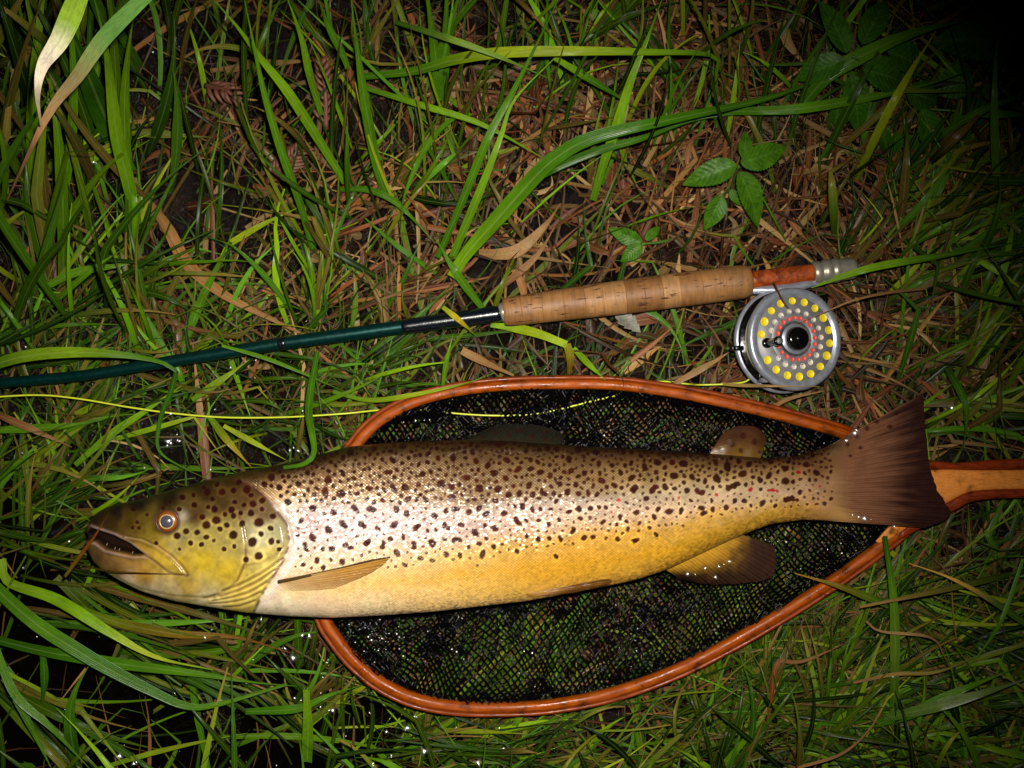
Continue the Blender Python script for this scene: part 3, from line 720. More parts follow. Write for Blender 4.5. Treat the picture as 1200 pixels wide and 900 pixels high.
blade('bleached tan blade curving in from the right below the net handle', [(1215, 740), (1160, 702), (1113, 677), (1065, 660)], [.05, .06, .06, .05], 8, [g1, gb, tn2, tn2], prof=(0.9, 0.1, 0.2))
blade('thin yellow green blade under the bleached tan one', [(1215, 712), (1150, 698), (1102, 686)], [.04, .045, .04], 6, [gy_, gy_])
blade('green blade at the lower right that joins the bluish one at its foot', [(1028, 848), (1067, 837), (1117, 813), (1190, 783)], [.03, .05, .06, .05], 12, [g2, g1, g1])
blade('bluish grey green blade bending to the right edge at the bottom', [(1036, 842), (1100, 827), (1150, 813), (1215, 792)], [.035, .06, .07, .06], 13, [(70, 112, 60), (92, 122, 92), (92, 122, 92)])
blade('dark wavy blade standing at the bottom, right of the net middle', [(870, 908), (883, 850), (880, 807), (866, 765)], [.02, .04, .045, .03], 7, [gd, gd, g2])
blade('thin blade slanting down at the right edge below the handle', [(1199, 655), (1170, 733), (1125, 795)], [.06, .06, .04], 5, [g1, g1])
blade('snapped bright blade lying below the cork grip', [(575, 381), (600, 384), (630, 391), (664, 404)], [.016, .02, .026, .03], 11, [g3, gy_, (130, 170, 40)], prof=(0.5, 0.8, 0.4))
blade('brown folded end of the snapped blade below the grip', [(664, 403), (668, 418), (667, 439)], [.03, .024, .012], 10, [(120, 130, 40), (90, 70, 26)], prof=(0.9, 0.5, 0.3))
blade('short bright blade between the snapped blade and the net rim', [(672, 408), (690, 427), (710, 446)], [.02, .03, .038], 8, [g3, g3])
blade('short yellow blade lying over the black winding near the grip', [(519, 360), (540, 377), (557, 393)], [.042, .046, .03], 7, [gy_, (170, 160, 50), g1])
blade('dark green blade leaning on the rod at the black winding', [(566, 362), (533, 317), (508, 275)], [.02, .04, .04], 10, [g2, g1, g2])
blade('narrow blade running along and over the upper net rim', [(390, 459), (433, 469), (483, 463), (543, 450), (580, 437)], [.02, .03, .04, .046, .035], 6, [g1, gy_, g1])
blade('slim upright blade between the rod and the net rim', [(519, 452), (524, 420), (531, 392)], [.038, .025, .014], 6, [g1, g3])
blade('green blade lying over the metal end of the rod', [(950, 335), (990, 323), (1030, 312), (1100, 300), (1215, 280)], [.03, .05, .05, .04, .02], 9, [g3, g3, g1, g2, gd], n=30)
# dry ones
dry = dict(name='dead_grass', cat='dead grass', group='dry dead blades', mat=M_straw)
blade('wide tan dead leaf lying between the brown fronds and the rod', [(170, 233), (195, 265), (213, 300), (235, 325), (270, 350), (320, 375), (356, 392)], [.015, .02, .022, .022, .02, .016, .01], 15, [tn, (176, 134, 80), (176, 134, 80), tn], n=34, prof=(0.6, 0.2, 0.3), **dry)
blade('wet tan stalk standing across the fly line behind the trout head', [(243, 562), (237, 500), (231, 450), (226, 402)], [.014, .012, .012, .01], 12, [br, (150, 92, 44), tn2, tn], prof=FULL, **dry)
blade('tan curled dead leaf just above the cork grip', [(561, 297), (585, 298), (610, 292), (640, 263), (657, 238)], [.012, .02, .024, .022, .015], 15, [tn, tn2, tn2, tn], **dry)
blade('second dead leaf under the curled one above the grip', [(575, 345), (610, 318), (632, 296), (652, 262)], [.008, .014, .018, .018], 9, [br, tn, tn], **dry)
blade('brown dead blade lying at the left edge under the fly line', [(-10, 483), (37, 503), (84, 524)], [.03, .034, .025], 9, [br, tn, tn], **dry)
blade('red brown dead stem slanting in the dark gap of the upper left', [(190, 302), (170, 255), (153, 213)], [.01, .015, .02], 5, [br, tn], **dry)
blade('thin upright dead stem left of the dead brown frond', [(250, 304), (249, 240), (247, 173)], [.015, .02, .02], 5, [br, (140, 92, 50)], **dry)
blade('short tan stub lying between the rod and the net rim', [(541, 411), (573, 427), (602, 440)], [.015, .022, .03], 10, [tn2, tn, tn], prof=(0.9, 0.3, 0.2), **dry)
blade('curled brown dead blade in the tangle below the net', [(899, 853), (905, 810), (911, 777), (930, 776), (950, 772), (1010, 745)], [.03, .035, .04, .04, .04, .03], 5.5, [br, (140, 80, 44), tn, br], **dry)
blade('thin tan stem bent twice right of the upright blade', [(1015, 728), (1033, 740), (1090, 747), (1107, 770), (1122, 803)], [.05, .06, .06, .055, .04], 3.4, [tn, tn2, tn, br], **dry)
blade('long pale thread of dead grass curving up at the bottom', [(935, 900), (987, 883), (1020, 853), (1042, 811)], [.05, .06, .06, .05], 3.5, [tn, tn], prof=FULL, **dry)
blade('pale thin stem crossing behind the upright blade at lower right', [(1000, 800), (1050, 790), (1100, 787), (1163, 762)], [.045, .05, .05, .04], 4.5, [tn, (170, 160, 80), g1], **dry)
blade('thin dead stem lying across the reel face', [(1085, 338), (1040, 343), (1000, 352), (966, 366), (930, 381)], [.03, .052, .06, .064, .066], 3.6, [tn, tn, tn2, tn], prof=FULL, **dry)
blade('fine dark stem hanging over the rim of the reel', [(906, 330), (920, 356), (936, 369)], [.056, .07, .073], 2.0, [br, br], prof=FULL, **dry)
blade('pale straw lying across the lower edge of the reel', [(845, 450), (880, 452), (960, 453)], [.025, .06, .064], 4.2, [(200, 190, 90), tn2, tn2], prof=FULL, **dry)
blade('straw lying between the reel and the net rim', [(905, 478), (926, 467), (966, 458)], [.03, .045, .05], 5, [tn, tn2], prof=FULL, **dry)
blade('drooping brown stem lying over the upper net rim', [(705, 414), (715, 428), (728, 440), (731, 453)], [.02, .035, .046, .04], 4, [br, (70, 40, 24)], prof=FULL, **dry)
blade('tan dead blade fallen beside the lower edge of the reel', [(790, 450), (830, 428), (862, 408)], [.01, .014, .012], 8, [tn, tn2, tn], **dry)

# ------------------------------------------------------------------ leafy plants, dead fronds
def leaf_geo(base, tip, width, nrm, serr=0.13, ns=34, droop=0.0, fold=0.25, teeth=17):
    base = np.array(base, float); tip = np.array(tip, float)
    ax = tip - base; L = np.linalg.norm(ax); ax /= L
    nrm = np.array(nrm, float); side = np.cross(ax, nrm); side /= np.linalg.norm(side); up = np.cross(side, ax)
    t = np.linspace(0, 1, ns * 2); q = np.array([-1, -.66, -.33, 0, .33, .66, 1.0])
    w = np.sin(math.pi * np.clip(t, 0, 1) ** 0.72) ** 0.85 * 0.5 * width + 0.02 * width * (1 - t)
    saw = 1 - serr * ((t * teeth) % 1.0)
    T, Q = np.meshgrid(t, q, indexing='ij'); W = w[:, None] * np.where(np.abs(Q) > 0.9, saw[:, None], 1)
    v = base + ax * (T * L)[..., None] + side * (Q * W)[..., None]
    hgt = np.abs(Q) * W * fold - droop * L * T ** 2 + 0.05 * L * np.sin(T * math.pi) + 0.006 * L * np.sin(T * 40 - np.abs(Q) * 4) * np.abs(Q) * (1 - np.abs(Q))
    v = v + up * hgt[..., None]
    uvp = np.stack([Q, T, 0 * T], -1)
    return v.reshape(-1, 3), grid_faces(len(t), len(q)), uvp.reshape(-1, 3)

def leafy(name, label, cat, root_px, zroot, leaves, mat, stems=(), group=None):
    rl_ = P(root_px[0], root_px[1], zroot)
    e = empty(name, rl_, label, cat, group)
    for (b, t, w, zb, zt) in leaves:
        bb = P(b[0], b[1], zb); tt = P(t[0], t[1], zt)
        nrm = np.array([random.uniform(-.35, .35), random.uniform(-.35, .35), 1])
        v, f, u = leaf_geo(bb, tt, w * KP * (H - zb), nrm, droop=0.12)
        mk('leaf', v, f, mat, e, attrs={'uvp': u})
    for pts in stems:
        pp = catmull([P(*q) for q in pts], 14)
        v, f = tube(pp, np.linspace(0.0016, 0.0009, 14), 7)
        mk('stem', v, f, M_stem, e)
    return e
leafy('nettle', 'small toothed leaf seedling above the reel, lit green', 'plant', (862, 212), 0.0,
      [((863, 193), (799, 216), 31, .055, .045), ((868, 191), (926, 172), 32, .06, .05), ((866, 202), (893, 267), 33, .055, .04), ((846, 230), (826, 271), 25, .04, .03), ((871, 186), (875, 152), 17, .05, .045), ((856, 222), (869, 242), 12, .035, .03)],
      M_leaf, [[(862, 216, 0.0), (860, 210, 0.02), (866, 195, 0.055)], [(862, 216, .0), (850, 226, .03), (846, 230, .04)]])
leafy('nettle', 'tiny seedling with three leaves just above the cork grip', 'plant', (756, 290), 0.0,
      [((752, 284), (712, 268), 20, .026, .024), ((752, 287), (727, 307), 19, .026, .022), ((757, 282), (774, 264), 12, .026, .02)], M_leaf,
      [[(790, 280, 0.004), (772, 284, .016), (752, 286, .026)]])
leafy('leafy_plant', 'big dim leafy weed in the dark at the upper right', 'plant', (1052, 112), -0.05,
      [((992, 62), (962, -4), 30, .06, .05), ((1010, 52), (1042, -6), 32, .06, .04), ((990, 70), (930, 93), 32, .05, .03), ((1012, 82), (1064, 96), 42, .06, .04), ((997, 88), (1009, 160), 33, .05, .02),
       ((983, 120), (976, 162), 24, .03, .0), ((1080, 128), (1104, 197), 32, .03, .0), ((1118, 132), (1128, 192), 28, .02, -.01), ((1032, 150), (1040, 182), 20, .02, .0), ((1050, 155), (1046, 188), 20, .02, .0),
       ((1064, 158), (1074, 198), 20, .02, -.01), ((1040, 60), (1090, 84), 40, .03, .0), ((1190, 52), (1090, 44), 64, .03, .0), ((1150, 100), (1180, 178), 48, .0, -.04), ((1062, 108), (1104, 120), 36, .03, .01), ((1140, 92), (1088, 104), 40, .01, .0)],
      M_leaf_dark, [[(1052, 112, -.06), (1030, 90, .0), (1000, 66, .06)], [(1052, 112, -.06), (1080, 126, .0), (1120, 130, .02)], [(1052, 112, -.06), (1050, 140, .0), (1040, 152, .02)], [(1052, 112, -.06), (1130, 70, .0), (1190, 52, .03)]])
# pale dead leaf scrap below the grip
v, f, u = leaf_geo(P(722, 366, .010), P(751, 390, .013), 22 * KP * H, (0.1, 0.2, 1), serr=0.3, teeth=4)
o = mk('dead_leaf', v, f, M_leaf_dead, attrs={'uvp': u}); recenter(o); tag(o, 'pale grey scrap of dead leaf under the cork grip', 'dead leaf')

def frond(label, base, tip, wd, z, lobes=9):
    e = empty('dead_frond', P(base[0], base[1], z), label, 'dead frond', 'dead brown conifer fronds')
    b = P(*base, z); t = P(*tip, z + .012)
    pth = catmull([b, (b + t) / 2 + np.array([0.004, 0.002, .008]), t], 12)
    v, f = tube(pth, np.linspace(.0016, .0008, 12), 6, ell=(1.6, .8)); mk('stem', v, f, M_frond, e)
    ax = (t - b)[:2]; L = np.linalg.norm(ax); ax /= L; pr = np.array([-ax[1], ax[0]])
    for k in range(lobes):
        for sgn in (-1, 1):
            q = 0.15 + 0.8 * k / lobes; c = pth[int(q * 11)]
            ln = wd * KP * H * 0.5 * (1 - 0.55 * q) * random.uniform(.8, 1.15)
            d = pr * sgn * 0.75 + ax * 0.8; d /= np.linalg.norm(d)
            mid = c + np.array([*(d * ln * .55), .003]); end = c + np.array([*(d * ln + ax * ln * .25), random.uniform(-.003, .002)])
            v, f = tube(catmull([c, mid, end], 6), np.array([.0011, .0016, .0019, .0017, .0013, .0005]) * random.uniform(.8, 1.2), 6, ell=(1.0, .4))
            mk('leaflet', v, f, M_frond, e)
    return e
frond('upright brown dead conifer frond between the tall blades', (382, 152), (372, 62), 52, .018)
frond('brown dead conifer frond pointing right, below the upright one', (312, 214), (362, 168), 56, .018)
frond('small brown dead conifer frond in the dark gap near the top left', (240, 100), (286, 124), 46, .02, 5)

# ------------------------------------------------------------------ landing net
net = empty('landing_net', P(700, 640, 0.0), 'wooden teardrop landing net with black mesh lying under the trout', 'landing net')
def hoop_piece(pts, name, mat, r, ell, n=110, dz=0.0, off=0.0):
    c = catmull(pts, n)
    if off:
        d = np.gradient(c, axis=0); d /= np.linalg.norm(d, axis=1)[:, None]
        c = c + np.stack([-d[:, 1], d[:, 0]], -1) * off
    p = P(c[:, 0], c[:, 1], HZ + dz)
    v, f = tube(p, r, 14, ell=ell)
    th = np.tile(np.linspace(0, 1, 14, endpoint=False), n); s = np.repeat(np.linspace(0, 1, n), 14)
    return mk(name, v, f, mat, net, attrs={'uvp': np.stack([s * 3, np.cos(th * 6.283) * .3, np.sin(th * 6.283) * .3], -1)})
HA = HOOP_A[:-1]; HB = HOOP_B[:-1]
loop = HA[::-1] + HB[1:]
nl = 200
c = catmull(loop, nl); d = np.gradient(c, axis=0); d /= np.linalg.norm(d, axis=1)[:, None]; nrm2 = np.stack([-d[:, 1], d[:, 0]], -1)
rr = np.interp(c[:, 0], [370, 420, 600, 900, 1070], [9.2, 9.0, 8.2, 8.6, 8.4]) * KP * (H - HZ)
def strip(name, mat, o0, o1, zt, zb):
    """rounded lamination between offsets o0..o1 (in tube radii)"""
    prof = []
    for a in np.linspace(0, 2 * math.pi, 14, endpoint=False):
        ca, sa = math.cos(a), math.sin(a)
        prof.append(((o0 + o1) / 2 + (o1 - o0) / 2 * np.sign(ca) * abs(ca) ** .7, zt * np.sign(sa) * abs(sa) ** .8))
    prof = np.array(prof)
    base = P(c[:, 0], c[:, 1], HZ); nn = np.stack([nrm2[:, 0], -nrm2[:, 1], 0 * nrm2[:, 0]], -1)
    v = base[:, None] + nn[:, None] * (prof[None, :, 0, None] * rr[:, None, None]) + np.array([0, 0, 1.0]) * (prof[None, :, 1, None] * rr[:, None, None])
    th = np.tile(np.linspace(0, 1, 14, endpoint=False), nl); s = np.repeat(np.linspace(0, 1, nl), 14)
    f = grid_faces(nl, 14, True).tolist(); f.append(list(range(14))[::-1]); f.append([(nl - 1) * 14 + k for k in range(14)])
    return mk(name, v.reshape(-1, 3), f, mat, net, attrs={'uvp': np.stack([s * 9, np.cos(th * 6.283) * .2, np.sin(th * 6.283) * .2], -1)})
strip('hoop_lamination', M_hoop, -1.0, 0.42, 0.98, 0)
o = strip('hoop_lamination', m_wood('hoop_wood_red', (96, 34, 3), (142, 62, 9), 0.42, 0.15), 0.3, 1.0, 0.90, 0)
# handle: pale core between two dark strips
def slab(name, poly_top, poly_bot, mat, z0, z1, rnd=0.0):
    """solid between an upper and a lower px edge line"""
    a = catmull(poly_top, 30); b = catmull(poly_bot, 30)
    rows = []
    for (k, z) in ((0.0, z0), (0.0, z1 - rnd), (0.12, z1), (0.35, z1 + rnd * .2), (0.65, z1 + rnd * .2), (0.88, z1), (1.0, z1 - rnd), (1.0, z0)):
        q = a + (b - a) * k
        rows.append(P(q[:, 0], q[:, 1], z))
    v = np.stack(rows, 1)
    s = np.repeat(np.linspace(0, 1, 30), 8); f = grid_faces(30, 8, True).tolist(); f.append(list(range(8))[::-1]); f.append([29 * 8 + k for k in range(8)])
    uvp = np.stack([v[..., 0] * 12, v[..., 1] * 60, v[..., 2] * 60], -1).reshape(-1, 3)
    return mk(name, v.reshape(-1, 3), f, mat, net, attrs={'uvp': uvp})
slab('handle_core', [(1052, 556), (1080, 552), (1110, 550), (1150, 551), (1240, 550)], [(1052, 628), (1080, 604), (1108, 590), (1146, 575), (1240, 573)], M_light_wood, .020, .0385, .001)
slab('handle_strip', [(1060, 538), (1090, 539), (1120, 542), (1160, 539), (1240, 535)], [(1060, 553), (1085, 552), (1112, 550.5), (1150, 551.5), (1240, 550.5)], M_dark_wood, .019, .0395, .0025)
slab('handle_strip', [(1054, 624), (1084, 602), (1109, 589.5), (1146, 574.5), (1240, 572.5)], [(1054, 633), (1090, 614), (1120, 598), (1150, 586), (1240, 583)], M_dark_wood, .019, .0395, .0025)
slab('throat_block', [(1026, 634), (1040, 618), (1056, 600), (1068, 596)], [(1030, 637), (1046, 630), (1060, 618), (1070, 608)], M_light_wood, .022, .037, .001)

# mesh bag: two layers of knotted cord
def net_layer(seed, pitch, zoff, rad):
    r = np.random.default_rng(seed)
    nx = int(760 / pitch); ny = int(420 / (pitch * 0.62))
    I, J = np.meshgrid(np.arange(nx), np.arange(ny), indexing='ij')
    bx = 350 + I * pitch + (J % 2) * pitch * 0.5; by = 440 + J * pitch * 0.62
    ang = 0.25 * (seed % 3 - 1)
    wx = (fbm(bx / 90, by / 90, seed) - .5) * 40 + (fbm(bx / 22, by / 22, seed + 9) - .5) * 4
    wy = (fbm(bx / 80, by / 80, seed + 4) - .5) * 36 + (fbm(bx / 22, by / 22, seed + 13) - .5) * 4
    x = bx + wx + r.normal(0, .3, bx.shape) + ang * (by - 640) * .4; y = by + wy + r.normal(0, .3, bx.shape)
    sd = poly_sdf(x, y, HOOP_POLY)
    edge = smooth(-34, -4, sd)
    fold = fbm(x / 60, y / 34, seed + 21)
    z = zoff + 0.010 * smooth(.42, .8, fold) + edge * (HZ - zoff - 0.004) + r.normal(0, .0006, x.shape)
    fb = np.interp(x, FISH_BOT[:, 0], FISH_BOT[:, 1]); ft = np.interp(x, FISH_TOP[:, 0], FISH_TOP[:, 1])
    under = smooth(14, -4, np.maximum(ft - y, y - fb))
    z = z * (1 - under) + np.minimum(z, 0.018) * under
    pts = P(x, y, z); ok = sd < -5
    if seed == 11: ok &= (fbm(x / 70, y / 45, 44) > .61) | (sd > -16) | (under > .3)
    e = []
    for (di, dj0, dj1) in ((0, 0, 1),):
        pass
    j = J[:, :-1]; i = I[:, :-1]
    # each knot joins the two knots of the next row: diamond mesh
    iR = np.where(j % 2 == 0, i, i + 1); iL = iR - 1
    a = i * ny + j
    for ii in (iR, iL):
        m = (ii >= 0) & (ii < nx)
        b = np.clip(ii, 0, nx - 1) * ny + j + 1
        e.append(np.stack([a[m], b[m]], -1))
    e = np.concatenate(e); okf = ok.reshape(-1); e = e[okf[e[:, 0]] & okf[e[:, 1]]]
    Pf = pts.reshape(-1, 3)
    return Pf[e[:, 0]], Pf[e[:, 1]], np.full(len(e), rad)
A, B, R_ = [], [], []
for sd_, pt, zo, ra in ((3, 7.0, .013, .00072), (11, 7.4, .010, .0008)):
    a, b, q = net_layer(sd_, pt, zo, ra); A.append(a); B.append(b); R_.append(q)
A = np.concatenate(A); B = np.concatenate(B); R_ = np.concatenate(R_)
def prisms(A, B, R, name, mat, parent):
    t = B - A; t /= np.linalg.norm(t, axis=1)[:, None] + 1e-12
    s = np.cross(t, [0, 0, 1.0]); s /= np.linalg.norm(s, axis=1)[:, None] + 1e-12; u = np.cross(s, t)
    th = np.radians([90, 162, 234, 306, 18]); th = np.radians([90, 180, 270, 0])
    off = (np.cos(th)[None, :, None] * s[:, None] + np.sin(th)[None, :, None] * u[:, None]) * R[:, None, None]
    ext = t[:, None] * R[:, None, None] * 0.6
    v = np.concatenate([A[:, None] + off - ext, B[:, None] + off + ext], 1)
    k = 4; base = np.arange(len(A))[:, None, None] * (2 * k)
    f = np.array([[i, (i + 1) % k, k + (i + 1) % k, k + i] for i in range(k)])[None] + base
    return mk(name, v.reshape(-1, 3), f.reshape(-1, 4), mat, parent)
o = prisms(A, B, R_, 'net_mesh', M_net, net); o['kind'] = 'stuff'

# ------------------------------------------------------------------ brown trout
ZB = 0.026
trout = empty('brown_trout', P(560, 640, ZB), 'large spotted brown trout lying on its side across the net, mouth ajar', 'fish')
def sm1(a, k):
    ker = np.exp(-np.linspace(-2, 2, 2 * k + 1) ** 2); ker /= ker.sum()
    return np.convolve(np.pad(a, k, mode='edge'), ker, 'valid')
us = np.r_[103 + 3 * np.linspace(0, 1, 9) ** 2, np.arange(107, 350, 1.0), np.arange(350, 985, 1.3), np.linspace(985.8, 1012, 22)]
dense = np.arange(100, 1016, 0.5)
top_d = np.interp(dense, FISH_TOP[:, 0], FISH_TOP[:, 1]); bot_d = np.interp(dense, FISH_BOT[:, 0], FISH_BOT[:, 1])
ts_, bs_ = sm1(top_d, 26), sm1(bot_d, 26)
k = smooth(106, 130, dense) * (1 - smooth(990, 1002, dense))
top_d = top_d * (1 - k) + ts_ * k; bot_d = bot_d * (1 - k) + bs_ * k
top_u = np.interp(us, dense, top_d); bot_u = np.interp(us, dense, bot_d)
T_px = np.interp(us, [103, 106, 112, 125, 150, 190, 240, 300, 350, 430, 540, 650, 760, 840, 900, 940, 985, 1012], [1, 7, 13, 19, 27, 37, 46, 53, 56, 60, 61, 57, 48, 38, 30, 23, 8, 0.3])
T_px = sm1(T_px, 8)
zc_u = np.interp(us, [103, 200, 350, 540, 760, 900, 1012], [.062, .066, .0665, .069, .062, .056, .054])
nvis, nlow = 210, 56
s_ = np.linspace(0, 1, nvis); th = 0.55 * np.arccos(1 - 2 * s_) + 0.45 * math.pi * s_
thl = math.pi + math.pi * np.linspace(0, 1, nlow + 2)[1:-1]
TH = np.r_[th, thl]; nth = len(TH)
yc = (top_u + bot_u) / 2; hh = (bot_u - top_u) / 2
scale_c = KP * (H - zc_u)
cosT = np.cos(TH); sinT = np.sin(TH)
Yp = yc[:, None] - hh[:, None] * cosT[None]
prof = np.sign(sinT) * np.abs(sinT) ** 0.92
Zr = zc_u[:, None] + (T_px * scale_c)[:, None] * prof[None]
Xw = ((us - 600) * scale_c)[:, None] + 0 * Yp; Yw = (450 - Yp) * scale_c[:, None]
V = np.stack([Xw, Yw, Zr], -1)
ax_, ay_ = unP(V)           # where each skin point appears, used to place the markings traced from the photo
vis = (sinT > -0.02)[None] & np.ones_like(ax_, bool)
ax_l = np.where(vis, ax_, us[:, None]); ay_l = np.where(vis, ay_, Yp)
wz = np.clip(sinT, 0, 1)[None]
D = np.zeros_like(ax_)
MOUTH = [(98, 628), (108, 617.5), (120, 621.5), (137, 627), (155, 636), (173, 649.5), (158, 650), (142, 646.5), (126, 642.5), (114, 633), (98, 634)]
d_m = poly_sdf(ax_l, ay_l, MOUTH)
GILL = [(60, 540), (240, 556), (288, 568), (306, 580), (322, 597), (335, 615), (338.5, 635), (331, 657), (318, 677), (306, 696), (294, 722), (60, 760)]
d_g = poly_sdf(ax_l, ay_l, GILL)
MAX_L = [(150, 629), (168, 632), (186, 640), (203, 652), (214, 663), (220, 672)]
d_max = line_dist(ax_l, ay_l, MAX_L)
MAXP = [(137, 627), (150, 629), (168, 632), (186, 640), (203, 652), (214, 663), (221, 673), (208, 674), (196, 668), (182, 657), (172, 648), (155, 636)]
d_mp = poly_sdf(ax_l, ay_l, MAXP)
d_lj = line_dist(ax_l, ay_l, [(172, 650), (186, 659), (200, 671), (221, 674)])
PRE = [(280, 600), (287, 617), (290, 635), (289, 658), (279, 680), (262, 694), (240, 700)]
d_p = line_dist(ax_l, ay_l, PRE)
JAW = [(132, 672), (150, 683), (167, 690), (205, 698), (252, 700), (277, 690), (290, 674)]
d_j = line_dist(ax_l, ay_l, JAW)
BRANCH = [[(331, 655), (305, 672), (280, 685), (262, 692)], [(322, 668), (300, 682), (278, 692), (258, 699)], [(313, 682), (292, 694), (270, 700), (250, 704)], [(305, 694), (287, 702), (266, 706), (246, 707)], [(298, 704), (280, 710), (262, 711)]]
EYE = (197.5, 610.5)
d_e = np.hypot(ax_l - EYE[0], (ay_l - EYE[1]) * 1.03)
LAT = [(340, 593), (420, 594), (520, 593), (620, 590), (720, 585), (820, 578), (900, 572), (975, 566)]
d_lat = line_dist(ax_l, ay_l, LAT)
D += -0.0135 * smooth(1.0, -5, d_m)
D += 0.0011 * np.exp(-((d_m - 2.5) / 2.2) ** 2)
D += 0.0014 * smooth(1.5, -4.5, d_mp)
D += -0.0011 * np.exp(-(d_max / 1.3) ** 2) - 0.0009 * np.exp(-(d_lj / 1.4) ** 2)
D += 0.0032 * smooth(2, -7, d_g) - 0.0016 * np.exp(-((d_g - 2.5) / 2.2) ** 2)
D += -0.0005 * np.exp(-(d_p / 2.0) ** 2)
D += -0.0011 * np.exp(-(d_j / 1.7) ** 2) * smooth(125, 140, ax_l)
CHEEK = [(60, 540), (276, 540), (280, 600), (287, 617), (290, 635), (289, 658), (279, 680), (262, 694), (240, 700), (60, 760)]
d_ck = poly_sdf(ax_l, ay_l, CHEEK)
D += 0.0013 * smooth(1.2, -2.5, d_ck) * smooth(590, 612, ay_l)
SUBOP = [(289, 662), (304, 660), (320, 652), (334, 640)]
d_so = line_dist(ax_l, ay_l, SUBOP); D += -0.0009 * np.exp(-(d_so / 1.3) ** 2)
for ln in BRANCH: 
    q = line_dist(ax_l, ay_l, ln); D += -0.0019 * np.exp(-(q / 1.2) ** 2) + 0.0007 * np.exp(-((q - 4) / 2) ** 2)
D += -0.003 * smooth(14, 10, d_e) + 0.0009 * np.exp(-((d_e - 15.5) / 2.5) ** 2)
D += -0.0004 * np.exp(-(d_lat / 1.2) ** 2)
D += -0.0012 * np.exp(-(np.hypot(ax_l - 141, ay_l - 603) / 2.0) ** 2)
D += (fbm(ax_l / 40, ay_l / 40, 3) - .5) * 0.0012
V[..., 2] += D * wz
# ---- skin colour
N_ = ax_l.size; X = ax_l; Y = ay_l
ST = [(330, [(545, (44, 32, 15)), (560, (84, 62, 36)), (575, (124, 98, 70)), (588, (160, 136, 110)), (597, (208, 192, 176)), (640, (224, 202, 186)), (672, (226, 198, 160)), (690, (232, 204, 150)), (706, (226, 206, 172)), (721, (206, 190, 160))]),
      (440, [(519, (44, 34, 16)), (535, (78, 60, 34)), (560, (108, 88, 62)), (585, (128, 110, 84)), (596, (196, 184, 168)), (630, (222, 204, 184)), (662, (222, 194, 136)), (685, (228, 186, 96)), (708, (232, 208, 150)), (722, (212, 196, 150))]),
      (550, [(514, (42, 32, 14)), (530, (74, 58, 32)), (560, (98, 80, 50)), (586, (124, 108, 80)), (597, (176, 164, 144)), (625, (206, 188, 162)), (648, (208, 176, 100)), (672, (208, 162, 50)), (698, (218, 182, 84)), (713, (216, 186, 116))]),
      (680, [(521, (44, 34, 16)), (536, (78, 60, 32)), (560, (104, 86, 54)), (580, (136, 122, 92)), (590, (184, 174, 150)), (612, (204, 186, 142)), (630, (206, 164, 70)), (665, (204, 154, 38)), (690, (208, 168, 70))]),
      (800, [(529, (48, 36, 16)), (542, (84, 64, 32)), (560, (120, 104, 66)), (574, (168, 156, 120)), (596, (200, 182, 136)), (614, (200, 164, 70)), (640, (202, 156, 36)), (662, (196, 152, 50))]),
      (910, [(536, (52, 38, 18)), (548, (88, 66, 34)), (562, (138, 118, 78)), (574, (178, 162, 122)), (588, (184, 162, 98)), (600, (184, 150, 50)), (613, (178, 142, 46))]),
      (972, [(520, (60, 42, 20)), (545, (100, 72, 42)), (565, (146, 112, 76)), (585, (158, 124, 74)), (600, (168, 130, 66)), (612, (160, 120, 64))]),
      (1006, [(504, (72, 44, 30)), (530, (84, 52, 38)), (560, (112, 76, 60)), (590, (110, 74, 56)), (617, (96, 62, 42))])]
acc = np.zeros(X.shape + (3,))
sxs = [s[0] for s in ST]
cols_st = []
warp = (fbm(X / 26, Y / 18, 8) - .5) * 16
for x_, stops in ST:
    yy = [s[0] for s in stops]; cc = np.array([lin(s[1]) for s in stops])
    # follow the body: shift this station's rows by the change of the profile
    tq = np.interp(x_, us, top_u); bq = np.interp(x_, us, bot_u)
    rel = (Y - top_u[:, None]) / np.maximum((bot_u - top_u)[:, None], 1) * (bq - tq) + tq + warp * smooth(x_ - 400, x_ - 100, X)
    cols_st.append(np.stack([np.interp(rel, yy, cc[:, k]) for k in range(3)], -1))
for k in range(len(ST) - 1):
    a0, a1 = sxs[k], sxs[k + 1]
    m = (X >= a0) & (X < a1); w = np.clip((X - a0) / (a1 - a0), 0, 1)[..., None]
    acc = np.where(m[..., None], cols_st[k] * (1 - w) + cols_st[k + 1] * w, acc)
acc = np.where((X < sxs[0])[..., None], cols_st[0], acc); acc = np.where((X >= sxs[-1])[..., None], cols_st[-1], acc)
